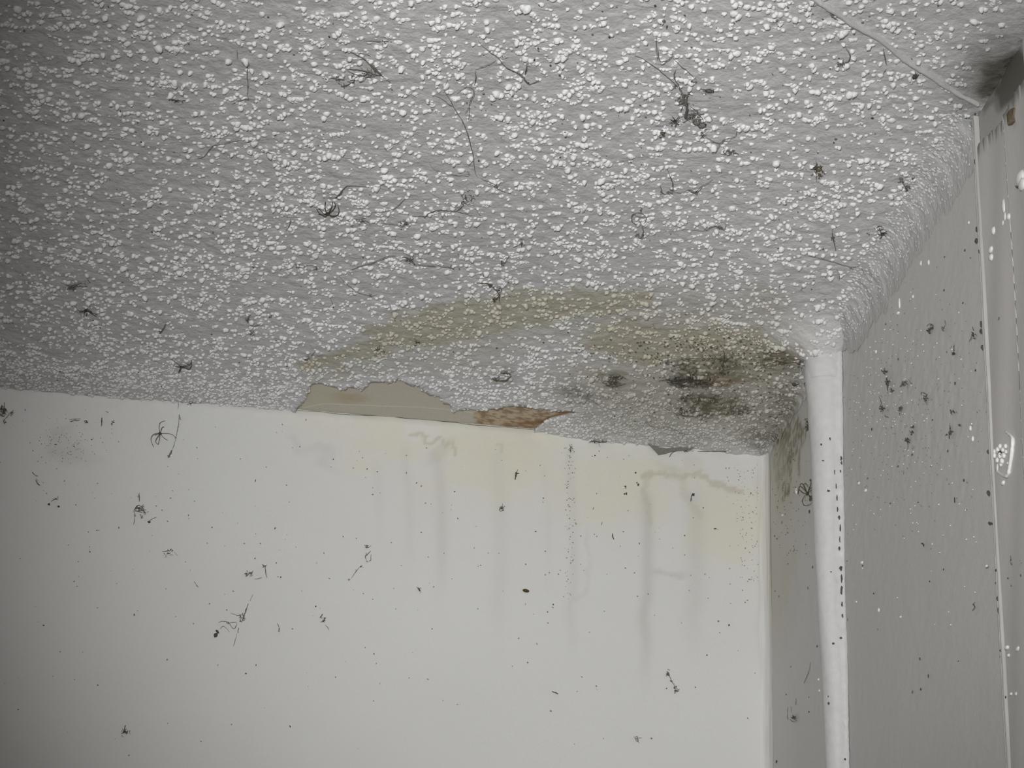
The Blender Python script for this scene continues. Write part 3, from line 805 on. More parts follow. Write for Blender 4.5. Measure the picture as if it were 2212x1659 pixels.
web('thin looping web threads hanging down the middle of the ceiling', 'C',
    [([(1027,152),(1027,170),(1024,186)], 1.3), ([(988,202),(1003,190),(1016,188),(1023,196),(1021,210),(1015,220),(1014,240),(1012,262)], 1.2), ([(1004,246),(1010,236),(1014,225)], 1.0),
     ([(968,172),(961,185),(962,200),(972,216),(978,229),(990,248),(1001,266),(1009,286),(1015,310),(1021,332),(1024,355),(1026,372),(1032,384)], 1.7),
     ([(940,208),(955,214),(970,226),(978,230)], 1.1), ([(1032,384),(1045,389),(1060,394),(1072,402),(1076,408),(1090,415),(1105,420)], 1.5), ([(970,377),(990,379),(1012,381)], 1.6), ([(845,384),(870,384),(905,382)], 1.1), ([(928,354),(938,366),(952,370)], 1.0)],
    [(1073,405,6,5,5,2), (1012,376,4,4,3,1)], mat='web')
web('largest cobweb fan, tangled grey threads high on the ceiling right of centre', 'C',
    [([(1421,100),(1422,118),(1425,132),(1437,132),(1447,126),(1455,116)], 1.6), ([(1453,124),(1458,130),(1470,142),(1485,154),(1500,168),(1508,176)], 1.3),
     ([(1372,120),(1390,128),(1408,140),(1425,152),(1440,165),(1455,178),(1465,188)], 1.8), ([(1465,188),(1472,198),(1476,212),(1482,226),(1484,240),(1480,254),(1490,256)], 5.2), ([(1460,150),(1456,160),(1458,172),(1466,184),(1470,196)], 2.2),
     ([(1484,226),(1496,234),(1508,244),(1518,258),(1519,272)], 1.3), ([(1482,252),(1494,246),(1506,250),(1514,262),(1518,280)], 1.4), ([(1488,256),(1500,262),(1512,270),(1526,276)], 1.2), ([(1484,240),(1498,238),(1512,244)], 1.1),
     ([(1524,296),(1534,302),(1545,308),(1556,309),(1565,301),(1578,298),(1588,294),(1591,284)], 1.7), ([(1556,309),(1552,316),(1550,322)], 1.2), ([(1416,272),(1430,272),(1446,266),(1455,262)], 1.0), ([(1420,130),(1418,112),(1417,76)], 1.0)],
    [(1478,215,9,24,16,5), (1502,255,22,20,26,2), (1497,177,8,6,5,3), (1577,328,14,8,10,5), (1456,187,6,5,4,2), (1539,308,4,3,3,2), (1519,292,8,12,8,1)])
web('grey oval dust ball caught beside the largest cobweb fan', 'C', [([(1518,192),(1530,195),(1542,200)], 1.2)], [(1530,197,12,6,10,2)], mat='dirtg', name='dust_ball', cat='dust', lumps=[(1531,197,9,3.2,5)])
web('brown mould puff under the largest cobweb fan', 'C', [([(1425,280),(1432,290),(1436,296)], 1.2)], [(1432,289,8,8,9,4)], mat='webb', name='dust_ball', cat='dust')
web('cobweb with an upright thread and a grey triangle of dust on the ceiling', 'C',
    [([(1441,366),(1448,382),(1453,398),(1453,412)], 1.7), ([(1453,414),(1465,416),(1478,415),(1487,411),(1496,412),(1503,418),(1508,410),(1517,402),(1528,396),(1539,388)], 1.8), ([(1453,414),(1442,419),(1430,416),(1427,406),(1425,398)], 1.5), ([(1488,411),(1498,415),(1505,413)], 4.5)],
    [(1449,414,9,5,7,3), (1428,416,4,4,4,1)])
web('ring shaped cobweb loop with a short stem on the right half of the ceiling', 'C',
    [([(1384,486),(1370,484),(1364,474),(1366,464),(1376,459),(1388,462),(1395,470),(1394,480),(1384,486)], 1.9), ([(1366,463),(1382,468),(1394,466)], 1.1), ([(1381,470),(1384,484)], 1.1), ([(1386,486),(1389,498),(1388,508),(1384,514),(1378,513)], 2.4), ([(1391,506),(1388,514),(1382,516)], 1.2)],
    [(1377,508,6,5,6,3), (1384,453,4,5,4,3)])
web('short flat cobweb with a dark knot, right of the ring shaped loop', 'C', [([(1470,494),(1500,497),(1525,498),(1535,490),(1545,488),(1556,493),(1565,496),(1568,484)], 1.5)], [(1554,491,9,5,8,3), (1524,496,6,3,4,1)])
web('brown net-like dust clump alone on the right part of the ceiling', 'C', [([(1762,346),(1764,356),(1763,372),(1764,394)], 1.1)], [(1767,368,11,15,24,7), (1771,380,6,8,6,3)], mat='webb', name='dust_clot', cat='dust')
web('hooked dust thread below the ceiling cable, upper right', 'C', [([(1827,102),(1832,112),(1836,120),(1835,130),(1828,138)], 2.0), ([(1827,135),(1818,138),(1808,134)], 1.8)], [(1820,140,12,6,10,3)])
web('small dark cone of dirt hanging just under the ceiling cable', 'C', [([(1976,152),(1977,162),(1978,172)], 1.6)], lumps=[(1977,166,5,3.8,0)], name='dirt_cone', cat='dirt')
web('short thin thread touching the ceiling cable from below', 'C', [([(1908,104),(1910,118),(1912,130),(1915,142)], 1.6), ([(1914,150),(1908,160)], 1.2)], [])
web('dark dust tuft against the cable near the top edge of the photo', 'C', [([(1794,30),(1800,38),(1810,44)], 1.8), ([(1755,15),(1768,10)], 1.2)], [(1796,34,6,6,5,2)])
web('dark knotted tuft left of the trunking, near the right wall', 'C', [([(1945,382),(1948,392),(1955,402),(1960,414)], 2.2)], [(1957,408,7,10,10,5), (1948,386,6,8,6,2), (1972,385,6,4,5,2)])
web('curved dark thread close to the trunking top', 'C', [([(1998,402),(2006,396),(2014,388),(2023,382)], 2.0)], [(2001,402,4,3,3,2), (2025,410,12,5,9,3)])
web('branching fine twig of web low on the right ceiling', 'C', [([(1745,553),(1770,558),(1800,566),(1825,573),(1842,578),(1858,574)], 1.5), ([(1858,575),(1868,592),(1875,606),(1881,622)], 1.5), ([(1806,580),(1812,592),(1812,608)], 1.3)], [(1841,580,5,5,5,1), (1881,622,3,5,4,1)])
web('forked dust thread above the fine twig of web', 'C', [([(1798,496),(1799,512),(1802,526),(1806,542)], 2.0), ([(1799,514),(1795,521)], 1.5)], [(1800,517,4,7,6,2)])
web('brownish web tuft at the ceiling edge over the right wall', 'C', [([(1938,527),(1944,538),(1948,550)], 1.8)], [(1950,546,12,10,14,4)], mat='webb')
web('faint web scrap near the ceiling edge below the brownish tuft', 'C', [([(1934,585),(1945,592),(1952,602)], 1.4)], [(1940,590,8,6,6,1)])
web('wide cobweb with strands running along the ceiling, left of centre', 'C',
    [([(695,427),(712,428),(726,426),(736,416),(742,408),(752,402),(775,402),(800,405),(835,410)], 1.8), ([(742,410),(735,420),(724,430)], 1.3)], [(730,426,4,4,3,3)], mat='web')
web('long ragged web line with dust loops in the middle of the ceiling', 'C',
    [([(885,468),(903,467),(917,468),(928,460),(942,455),(955,454),(970,456),(986,457),(1000,460),(1014,464),(1028,466)], 2.4), ([(986,457),(996,448),(1004,440)], 2.0), ([(1020,442),(1030,456),(1040,468)], 1.2), ([(778,465),(800,460),(830,458),(855,448),(870,434),(882,422)], 1.1), ([(850,452),(870,448)], 1.0)],
    [(1006,430,8,16,14,3), (997,440,6,6,7,2), (1019,432,5,12,8,1), (917,468,3,3,2,1)])
web('pale grey web mat just left of the long ragged web line', 'C', [([(765,470),(772,478),(790,477),(800,486)], 1.5), ([(815,482),(840,484),(865,486),(880,484)], 1.3)], [(778,476,16,6,12,2), (872,484,14,6,10,1), (789,492,3,3,2,1)])
web('low spanning thread with a dark bow, centre left of the ceiling', 'C',
    [([(753,586),(775,576),(800,570),(822,560),(835,555),(850,553),(866,555)], 1.6), ([(868,556),(880,556),(888,562),(896,571)], 2.8), ([(896,571),(915,573),(940,575),(958,575),(975,579),(982,583)], 2.0), ([(972,579),(975,571)], 1.4)],
    [(885,562,14,7,14,3), (895,572,5,4,4,2)])
web('small hooked web with a dark bead, middle of the ceiling', 'C', [([(1099,553),(1094,562),(1090,568),(1084,566),(1082,572),(1086,577)], 1.9)], [(1085,570,5,5,6,3)])
web('tiny upright web fleck above the small hooked web', 'C', [([(1127,514),(1128,524),(1126,534)], 1.4)], [(1127,524,4,8,7,1)])
web('brown looping web above the olive stain', 'C',
    [([(1028,610),(1042,612),(1055,613),(1064,620),(1072,628),(1078,636),(1078,646),(1080,654)], 2.6), ([(1078,640),(1072,644),(1066,648),(1072,652)], 2.0), ([(1070,625),(1080,622),(1083,628),(1078,634)], 1.6)],
    [(1060,617,10,6,12,3), (1068,646,6,6,7,3), (1078,628,6,6,7,1)], mat='webb')
web('flat elongated dark loop on the left middle of the ceiling', 'C', [([(655,576),(668,573),(682,575),(683,581),(668,583),(656,580)], 1.5), ([(683,575),(683,583)], 2.5)], [(642,576,5,4,6,3), (656,578,3,3,3,1)])
web('long thin sloping web thread below the flat elongated loop', 'C', [([(731,592),(738,602),(748,612),(760,622),(772,631),(786,636),(800,639),(815,637)], 1.5), ([(713,642),(716,652),(721,664)], 1.1)], [(800,639,5,4,5,2)])
web('thin hooked thread under the wide spider web, left of centre', 'C', [([(628,470),(627,480),(623,490),(616,502)], 1.5), ([(622,470),(640,469),(650,470)], 1.0)], [])
web('broad scattered dirt tuft on the far left of the ceiling', 'C', [([(142,615),(152,618),(165,619),(180,618)], 1.6)], [(160,620,24,9,16,6), (186,610,6,5,5,1)], mat='web')
web('slanting grey cocoon-like dust piece at the left of the ceiling', 'C', [([(360,696),(355,706),(350,714),(344,722)], 3.2)], [(347,718,5,5,6,2)], name='dust_clot', cat='dust')
web('dark web tangle on the left ceiling, pair of tufts', 'C', [([(545,676),(538,684),(535,694),(542,698)], 2.0), ([(537,704),(550,704),(562,700),(570,696)], 1.6)], [(536,692,7,8,9,3), (542,722,10,8,12,1), (582,682,6,6,6,1)])
web('thin vertical web thread with a bead, ceiling left quarter', 'C', [([(540,138),(534,148),(534,165),(535,190),(535,212)], 1.1), ([(500,225),(515,218),(534,214),(560,216)], 1.1), ([(512,108),(513,128)], 1.2)], [(535,214,2,3,2,3)])
web('fine crack-like thread crossing the upper left of the ceiling', 'C', [([(420,345),(440,338),(455,320),(465,314),(485,310),(505,305),(530,302)], 1.3), ([(560,318),(575,328),(600,334)], 1.3)], [])
web('brown dash of dirt high on the left ceiling', 'C', [([(368,214),(378,216),(392,218)], 2.4)], [(384,217,10,2.5,8,2)], mat='webb', name='dirt_streak', cat='dirt')
web('grey seed-like dirt at the left end of the olive stain', 'C', [([(672,770),(676,764),(682,758)], 1.2)], [(663,776,7,5,9,2)], name='dirt_clot', cat='dirt', lumps=[(661,777,4.5,2.4,-10)])
web('small dark clot below the left end of the olive stain', 'C', [([(617,776),(619,784),(622,790)], 1.5)], [], name='dirt_clot', cat='dirt', lumps=[(620,790,2.8,2,0)])
web('pair of brown smears inside the olive stain', 'C', [([(808,745),(812,755),(822,764)], 1.5)], [(818,758,12,9,12,2), (900,742,9,5,8,4)], mat='webb', name='dirt_clot', cat='dirt')
web('curled dark flake around a white lump, above the peeled edge', 'C', [([(1062,818),(1074,822),(1086,823),(1096,820),(1104,812)], 4.0), ([(1080,806),(1092,806),(1102,808)], 3.0)], [(1070,820,8,4,8,3), (1094,806,10,3,7,2)], mat='webb', name='curled_flake', cat='flake')
web('biggest black mould tangle on the stained ceiling by the pipe', 'C',
    [([(1430,822),(1445,820),(1460,822),(1476,818),(1490,822)], 2.4), ([(1488,798),(1490,808),(1494,818)], 1.5), ([(1498,806),(1496,816),(1500,826)], 1.5), ([(1440,826),(1455,828),(1475,826),(1492,822)], 2.4)],
    [(1492,821,9,8,22,10), (1460,823,28,6,22,6), (1520,826,26,9,20,6), (1478,832,22,5,14,3)], mat='dirt', name='mould_tuft', cat='mould')
web('brown mould column rising from the biggest mould tangle', 'C', [([(1563,758),(1564,772),(1562,786)], 2.0)], [(1563,785,7,14,14,5), (1562,804,12,9,12,4)], mat='mould', name='mould_tuft', cat='mould')
web('olive mould streak left of the biggest mould tangle', 'C', [([(1300,826),(1314,832),(1330,834),(1352,828)], 2.6)], [(1322,830,24,5,18,6), (1330,816,22,7,10,2)], mat='mould', name='mould_tuft', cat='mould')
web('mould tufts below the biggest mould tangle', 'C', [([(1462,892),(1480,898),(1500,900)], 2.0)], [(1475,862,14,8,12,4), (1512,866,8,8,8,4), (1470,890,22,9,16,4), (1546,864,20,8,10,3), (1605,886,12,10,12,5)], mat='mould', name='mould_tuft', cat='mould')
web('row of fine mould lines along the stain edge left of the pipe', 'C', [([(1438,785),(1455,780),(1475,775),(1500,774),(1520,774)], 1.5), ([(1520,774),(1545,776),(1570,772)], 1.2), ([(1640,778),(1670,775),(1700,773),(1740,774)], 1.6), ([(1650,790),(1672,782),(1694,778)], 1.4)], [(1690,784,16,7,10,4), (1440,783,8,5,6,2)], mat='mould', name='mould_line', cat='mould')
web('thin web threads hanging over the damp area by the back wall', 'C', [([(1405,930),(1440,922),(1460,930),(1480,938),(1498,942)], 1.1), ([(1390,922),(1396,910),(1402,918),(1418,926)], 1.2), ([(1265,857),(1280,866),(1292,874)], 1.3), ([(1540,845),(1570,842),(1590,850),(1582,866)], 1.0), ([(1268,856),(1270,852)], 3.0)], [(1512,905,6,5,6,2)])
web('glossy black beetle-like speck beside the pipe', 'C', [([(1708,826),(1712,830)], 1.4)], [], name='dead_beetle', cat='insect', lumps=[(1717,831,7.5,2.8,-25)])

spider('dead brown long-legged spider under the wide cobweb, left of centre', 'C', (708,462),
   [[(700,462),(690,452),(680,444),(664,430)], [(697,464),(689,460),(683,448),(682,440)], [(703,456),(702,446),(703,436)], [(712,456),(717,446),(718,436)], [(714,458),(722,450),(724,440),(718,432)], [(718,466),(730,464),(732,452),(728,440)], [(716,468),(726,466),(731,462)], [(702,468),(694,464),(688,463)]], bw=4.5, bl=5.5, ang=20)
spider('spider with bent legs on the far left of the ceiling', 'C', (185,671),
   [[(178,672),(170,670),(164,664)], [(190,672),(200,676),(210,680)], [(192,674),(202,680),(208,684)], [(182,676),(181,682),(182,688)], [(188,676),(186,682)], [(192,670),(198,674)], [(180,673),(172,674)], [(184,668),(190,667)]], bw=3, bl=3.5)
spider('spider on the ceiling just above the left part of the back wall', 'C', (391,793),
   [[(400,792),(410,788),(414,778)], [(400,795),(409,798),(412,792)], [(386,788),(380,783),(372,778)], [(398,790),(408,786)], [(388,798),(386,806)], [(384,792),(378,790)], [(402,794),(412,794),(414,784)], [(390,800),(386,804)]], bw=3, bl=3.5, mat='dirt')
spider('spider at the ceiling edge beside the trunking', 'C', (2008,480),
   [[(2000,478),(1994,482)], [(2002,484),(1996,488)], [(2012,474),(2022,474),(2030,470)], [(2014,480),(2018,488)], [(2010,484),(2014,491)], [(2004,474),(1998,472)], [(2014,476),(2024,480)], [(2003,481),(1992,480)]], bw=3, bl=4, mat='dirt')
spider('curled spider on the ceiling left of the edge spider', 'C', (1906,506),
   [[(1900,500),(1894,492),(1900,488)], [(1902,508),(1896,506)], [(1912,504),(1918,506),(1926,512),(1940,518)], [(1900,496),(1898,488),(1906,490)], [(1910,508),(1914,512)], [(1902,498),(1908,494)], [(1910,502),(1916,500)], [(1904,512),(1900,516)]], bw=3, bl=4, mat='dirt', lw=1.2)
spider('small spider under the largest cobweb fan', 'C', (1458,262),
   [[(1452,260),(1448,258)], [(1454,266),(1450,272)], [(1462,258),(1467,252)], [(1464,262),(1470,260)], [(1462,266),(1466,268)], [(1456,256),(1452,252)], [(1460,268),(1458,274)], [(1452,264),(1446,266)]], bw=2.6, bl=3.2, mat='dirt')
spider('spider hanging in the corner where ceiling and both walls meet', 'C', (1676,955),
   [[(1672,946),(1668,942),(1662,941)], [(1676,944),(1674,940)], [(1684,952),(1690,952),(1694,962)], [(1684,956),(1690,960)], [(1680,948),(1688,950)], [(1670,952),(1664,944)], [(1674,964),(1672,970)], [(1682,962),(1688,970)]], bw=3, bl=5, mat='mould')
spider('pale long-legged spider on the upper left of the back wall', 'B', (346,936),
   [[(344,928),(344,918),(348,912),(357,909)], [(338,936),(330,940),(326,950),(332,966)], [(342,942),(337,950),(337,956),(341,960)], [(345,942),(344,950),(342,960)], [(352,944),(357,948),(362,951)], [(356,936),(366,937),(374,940),(380,946)], [(350,924),(354,922)], [(340,938),(334,940)]], bw=2.6, bl=4, lw=1.4, mat='spider')
spider('large spider with folded legs on the wall touching the pipe', 'R', (1744,1066),
   [[(1738,1052),(1732,1044),(1728,1048)], [(1736,1056),(1728,1050),(1725,1058)], [(1734,1064),(1726,1058),(1724,1066)], [(1750,1056),(1758,1052),(1766,1062)], [(1752,1060),(1760,1060),(1764,1068)], [(1738,1072),(1733,1082),(1738,1092),(1750,1090)], [(1754,1076),(1762,1080),(1770,1084)], [(1736,1050),(1740,1044),(1746,1052)]], bw=3.5, bl=5, lw=1.5)
web('pale dusty tuft beneath the large wall spider by the pipe', 'R', [([(1752,1036),(1751,1046),(1746,1060)], 2.0)], [(1753,1080,7,10,12,3), (1751,1038,4,5,5,3)], mat='webb')

# --- along the junction
web('dark web tuft in the ceiling joint above the wall spider', 'B', [([(398,862),(412,865),(436,866)], 2.4), ([(404,874),(415,870),(428,868)], 1.8)], [(415,867,16,4,14,4)], mat='dirt')
web('grey web scrap in the ceiling joint further left', 'B', [([(177,852),(186,853),(197,851),(201,860)], 1.6), ([(178,836),(184,848)], 1.1)], [(188,848,10,6,12,1)])
web('dusty web string hanging from the joint past the wall spider', 'B',
    [([(384,848),(380,858),(385,872),(384,884)], 1.4), ([(388,898),(386,914),(383,930),(380,946)], 1.8), ([(380,946),(376,960),(372,972)], 1.1), ([(372,972),(368,980),(364,986)], 3.6)],
    [(382,858,9,8,12,1), (388,902,3,6,5,2), (380,946,3,3,3,2), (365,987,5,3,6,2)])
web('web clump cut by the left edge of the photo, yellowish at its base', 'B', [([(10,870),(8,885),(6,895)], 2.0), ([(22,890),(16,900),(10,905)], 1.2)], [(5,888,11,16,20,6), (26,891,6,5,10,3), (4,898,7,4,6,4), (10,912,4,10,5,0)], mat='webb')
web('dark ragged dirt in the ceiling joint at the start of the damp area', 'B', [([(1272,952),(1284,953),(1300,955),(1314,954)], 3.0), ([(1350,946),(1366,945),(1386,944)], 1.6), ([(1292,956),(1296,966)], 1.1)], [(1280,953,10,3,9,4), (1303,955,12,3,8,2)], mat='mould', name='dirt_shadow_line', cat='dirt')
web('black dirt line in the ceiling joint near the corner', 'B', [([(1470,970),(1482,974),(1500,974)], 2.0), ([(1506,975),(1535,975),(1560,975),(1582,976)], 2.2), ([(1446,988),(1452,978),(1464,973)], 1.8)], [(1480,973,8,4,8,4), (1572,975,12,2,6,4)], mat='dirt', name='dirt_shadow_line', cat='dirt')
fl = [(1398,958),(1412,962),(1424,966),(1440,968),(1470,966),(1498,967),(1492,972),(1468,974),(1450,976),(1438,980),(1422,983),(1414,974)]
V = [tuple(on('B', x, y, .004)) for x, y in fl]; V += [tuple(on('B', x, y, .0058)) for x, y in fl]
nf = len(fl); F = [tuple(range(nf)), tuple(range(2*nf-1, nf-1, -1))] + [(i, nf+i, nf+(i+1) % nf, (i+1) % nf) for i in range(nf)]
e = mesh('hanging_flake', V, F, M['flake'], smooth=False); tag(e, 'grey flake of coating hanging from the ceiling joint over the back wall', 'flake')
# dark hairline under the peeled area, a crack part of the wall
cr = px_strand('B', [(640,886),(700,890),(760,896),(820,898),(880,904),(940,909),(1000,915),(1060,920),(1120,925),(1170,931)], 1.8, off=(.0008, .0012), jit=2)
o = mesh('crack', cr[0], cr[1], M['chip_shadow'], wall_back); o['label'] = 'hairline crack along the ceiling joint'
cr = px_strand('B', [(0,831),(50,836),(110,842),(150,847),(200,852),(260,855),(330,857),(400,863),(470,872),(530,876),(600,883)], 1.6, off=(.0008, .0012), jit=3)
o = mesh('crack', cr[0], cr[1], M['dirtg'], wall_back)

# --- back wall dirt
web('dark smudge dashes in a row on the left of the back wall', 'B', [([(151,911),(160,909),(172,908)], 2.2), ([(152,906),(162,905),(174,905)], 1.5), ([(182,910),(186,908),(190,914)], 2.6), ([(220,902),(220,912),(219,921)], 2.6)], [(245,914,4,5,7,3), (187,911,5,5,6,2), (231,889,3,2,3,1)], mat='dirt', name='dirt_marks', cat='dirt')
web('knotted brown web ring with beads, left part of the back wall', 'B', [([(300,1068),(301,1076),(301,1084)], 2.0), ([(292,1112),(290,1102),(298,1092),(308,1096),(312,1104),(316,1110)], 2.2), ([(291,1116),(290,1126),(288,1134)], 1.2)], [(299,1070,3,4,4,2), (303,1100,12,8,18,3), (291,1114,3,3,4,2), (306,1116,4,3,4,3), (313,1108,4,4,6,1)], mat='webb')
web('dark bead with a faint tail right below the knotted web ring', 'B', [([(322,1126),(328,1121),(338,1118)], 1.1)], [], name='dirt_bead', cat='dirt', lumps=[(322,1128,3,2.6,0)])
web('two slanted brown streaks near the left edge of the back wall', 'B', [([(70,1020),(76,1026),(82,1029)], 2.4), ([(77,1036),(81,1044),(86,1048)], 3.2), ([(78,1034),(84,1040)], 1.0)], [], mat='webb', name='dirt_marks', cat='dirt')
web('group of three dark dots below the two slanted brown streaks', 'B', [([(110,1084),(118,1078),(125,1080)], 1.4), ([(125,1072),(124,1078)], 1.4)], [(119,1078,5,3,5,2)], mat='dirt', name='dirt_marks', cat='dirt', lumps=[(106,1089,2.6,2.4,0), (127,1094,2.8,2,0)])
web('draped web with a hanging dirt pod, lower left of the back wall', 'B',
    [([(472,1345),(480,1342),(490,1343),(497,1348),(502,1356),(508,1356),(512,1346)], 2.2), ([(494,1346),(504,1344),(512,1344)], 1.4), ([(498,1324),(508,1328),(516,1330),(524,1326)], 1.3), ([(536,1304),(532,1316),(528,1328),(522,1344)], 2.6), ([(516,1356),(513,1368)], 1.8), ([(512,1368),(508,1384),(504,1396)], 1.0), ([(546,1284),(540,1298)], 1.2), ([(476,1358),(482,1352),(490,1358),(496,1366)], 1.2)],
    [(494,1345,4,3,4,3), (523,1336,6,12,10,2)], mat='web', lumps=[(466,1371,6,4,50), (470,1365,3,4,50)])
web('olive dust clot with a dark tail, low centre left of the back wall', 'B', [([(697,1326),(694,1331),(691,1334)], 2.6), ([(703,1350),(708,1356),(711,1362)], 1.4)], [(700,1340,5,7,12,4)], mat='webb', name='dust_clot', cat='dust')
web('beaded web chain sloping down in the middle left of the wall', 'B', [([(801,1190),(796,1195),(790,1200),(790,1208),(795,1214)], 2.0), ([(801,1196),(801,1208),(797,1213)], 1.2), ([(780,1222),(772,1230),(766,1238),(758,1250)], 1.0), ([(788,1178),(796,1182),(802,1178)], 1.2)], [(791,1198,3,3,4,2), (794,1213,3,2,3,2), (781,1224,5,4,6,4), (769,1231,2,2,2,2), (754,1252,3,2,3,3), (792,1179,6,4,8,0)])
web('tiny twisted dark scrap right of the beaded web chain', 'B', [([(900,1268),(904,1271),(908,1275),(904,1276)], 2.0), ([(908,1276),(908,1282)], 1.0)], [(906,1272,4,4,7,1)], mat='dirt', name='dirt_clot', cat='dirt')
web('upright black bristly streak high on the centre of the back wall', 'B', [([(1116,1019),(1114,1026),(1113,1036)], 3.4), ([(1119,1014),(1116,1020)], 1.4)], [(1115,1024,3,7,8,1)], mat='dirt', name='dirt_streak', cat='dirt')
web('small looped web with beads below the black bristly streak', 'B', [([(1085,1088),(1086,1094),(1080,1098),(1080,1104),(1086,1102),(1088,1096)], 1.6)], [(1083,1098,5,7,10,2)], mat='web')
pe = empty('brown_pellet', on('B', 1136, 1276, 0), 'glossy dark brown capsule-shaped pellet stuck in the middle of the wall', 'insect case')
V = lump_mesh(None, on('B', 1136, 1276, .0020), 7.8*PXM, 3.8*PXM, .0019, None, ax=surf_axes('B', -8), jag=.03, seg=12, rings=8)
put('case', V, M['pupa'], pe)
web('chain of grey-brown debris ending in a pale lump, lower right of the wall', 'B', [([(1443,1455),(1448,1464),(1452,1472),(1458,1484)], 2.0)], [(1442,1455,6,7,18,7), (1451,1471,4,3,6,3), (1458,1484,5,5,10,5), (1461,1492,6,6,12,4)], mat='web', name='debris_chain', cat='dirt')
web('pointed black sliver, bottom centre of the back wall', 'B', [([(1192,1493),(1199,1496),(1206,1499)], 3.6)], [], mat='dirt', name='dirt_sliver', cat='dirt')
web('comma-shaped black mark below the upper tide mark', 'B', [([(1500,1066),(1495,1070),(1493,1078),(1492,1084)], 2.2)], [], mat='dirt', name='dirt_marks', cat='dirt', lumps=[(1498,1068,3.4,3,0)])
web('short thick black tick right of the dotted seam', 'B', [([(1323,1152),(1323,1158),(1326,1165)], 3.0)], [], mat='dirt', name='dirt_streak', cat='dirt')
web('bristly dark tuft near the bottom left of the back wall', 'B', [([(271,1566),(269,1574),(267,1582)], 2.4)], [(270,1582,8,7,18,4)], mat='webb', name='dust_clot', cat='dust')
web('faint grey web scribble at the bottom right of the back wall', 'B', [([(1370,1590),(1373,1598),(1380,1602)], 1.4)], [(1376,1596,8,7,14,1)], mat='webf')
web('faint web scratch fan in the left middle of the wall', 'B', [([(350,1192),(360,1190),(368,1189)], 1.3), ([(376,1192),(384,1200)], 1.4)], [(370,1189,5,4,7,1), (362,1196,10,5,7,0)], mat='web')
web('dusty tassel on the wall above the draped web', 'B', [([(568,1220),(572,1226),(574,1240),(577,1248)], 2.0), ([(550,1251),(558,1250),(566,1248)], 1.4)], [(571,1222,4,5,8,2), (538,1240,12,10,10,1)], mat='web')
web('thin bent dark scrap right of the draped web', 'B', [([(599,1346),(602,1354),(603,1364)], 1.6)], [(603,1362,3,4,5,1)], mat='web')
web('small slanted dark scrap above the draped web', 'B', [([(420,1256),(424,1264),(428,1269)], 1.8)], [], mat='web', name='dirt_sliver', cat='dirt')
web('trio of thin dark flecks beside the top of the dotted seam', 'B', [([(1229,961),(1233,966),(1228,972)], 1.6)], [(1233,973,4,4,6,3), (1234,964,4,4,5,1)], mat='dirt', name='dirt_marks', cat='dirt')
web('cluster of oval dark dots left of the upper tide mark', 'B', [], [(1351,1054,2,2,2,1)], mat='dirt', name='dirt_marks', cat='dirt', lumps=[(1351,1051,2.6,2,20), (1353,1066,2,2.6,0), (1349,1067,2,1.6,0), (1379,1047,2,2.6,0), (1376,1043,1.6,1.6,0), (1373,1021,2,2,0)])

# --- right wall dirt
web('curled brown web knot high on the right wall', 'R', [([(2002,705),(2008,699),(2014,702),(2014,708),(2008,712)], 1.5)], [(2008,712,6,7,14,4)], mat='webb')
web('grey smear right of the curled brown web knot', 'R', [([(2040,692),(2042,700),(2038,708)], 1.4)], [(2036,710,5,5,8,1)], mat='webf')
web('thin branching mark near the trunking, upper right wall', 'R', [([(2101,706),(2103,714)], 2.6), ([(2103,718),(2098,728),(2094,738)], 1.2), ([(2103,718),(2104,730)], 1.2)], [(2103,724,5,8,7,0)], mat='dirt')
web('dark beads in a vertical line left of the trunking', 'R', [([(2062,744),(2060,752),(2061,760)], 1.2)], [(2060,763,4,5,8,4)], mat='dirt', name='dirt_marks', cat='dirt')
web('upright cluster of black mould tufts right of the pipe top', 'R', [([(1915,818),(1917,828),(1917,844)], 2.6)], [(1913,803,9,4,12,4), (1916,825,5,9,12,4), (1927,843,5,5,8,4)], mat='mould', name='mould_tuft', cat='mould')
web('loose grey web curl right of the upright mould cluster', 'R', [([(1944,836),(1950,828),(1956,824)], 2.0), ([(1962,818),(1966,826),(1970,828)], 1.6)], [(1951,828,8,7,12,2)], mat='web')
web('small spiral web curl in the middle of the right wall', 'R', [([(1990,854),(1990,848),(1996,848),(2000,854),(1998,862),(1999,870)], 1.6)], [(1999,858,6,8,12,1)], mat='web')
web('two stacked blackish tufts below the upright mould cluster', 'R', [([(1899,856),(1904,872),(1908,888)], 1.4), ([(1942,880),(1944,900)], 1.2)], [(1904,880,6,8,12,4), (1944,881,5,8,10,4), (1914,900,3,3,3,3)], mat='mould', name='mould_tuft', cat='mould')
web('darkest brown clot in the middle of the right wall', 'R', [([(1959,951),(1961,962),(1960,972)], 1.2)], [(1960,950,5,6,14,7), (1969,934,6,6,9,3), (1972,922,5,4,8,3)], mat='mould', name='mould_tuft', cat='mould')
web('forked black mark in line with the filler patch', 'R', [([(2051,918),(2052,928),(2050,938),(2050,948)], 1.8)], [(2051,932,4,8,10,4), (2056,888,6,4,7,3), (2071,918,4,4,5,3)], mat='mould', name='mould_tuft', cat='mould')
web('scratched arcs around a dark round clot, bottom left of the right wall', 'R', [([(1702,1528),(1700,1542),(1702,1556)], 1.2), ([(1709,1526),(1710,1540)], 1.2), ([(1720,1508),(1719,1524)], 1.4), ([(1706,1554),(1714,1558),(1722,1556)], 1.4)], [(1714,1551,5,5,14,5)], mat='webb', name='dust_clot', cat='dust')
web('single curved hair on the wall left of the pipe', 'R', [([(1750,1430),(1748,1446),(1742,1462),(1736,1476)], 1.5)], [], mat='web', name='hair', cat='hair')
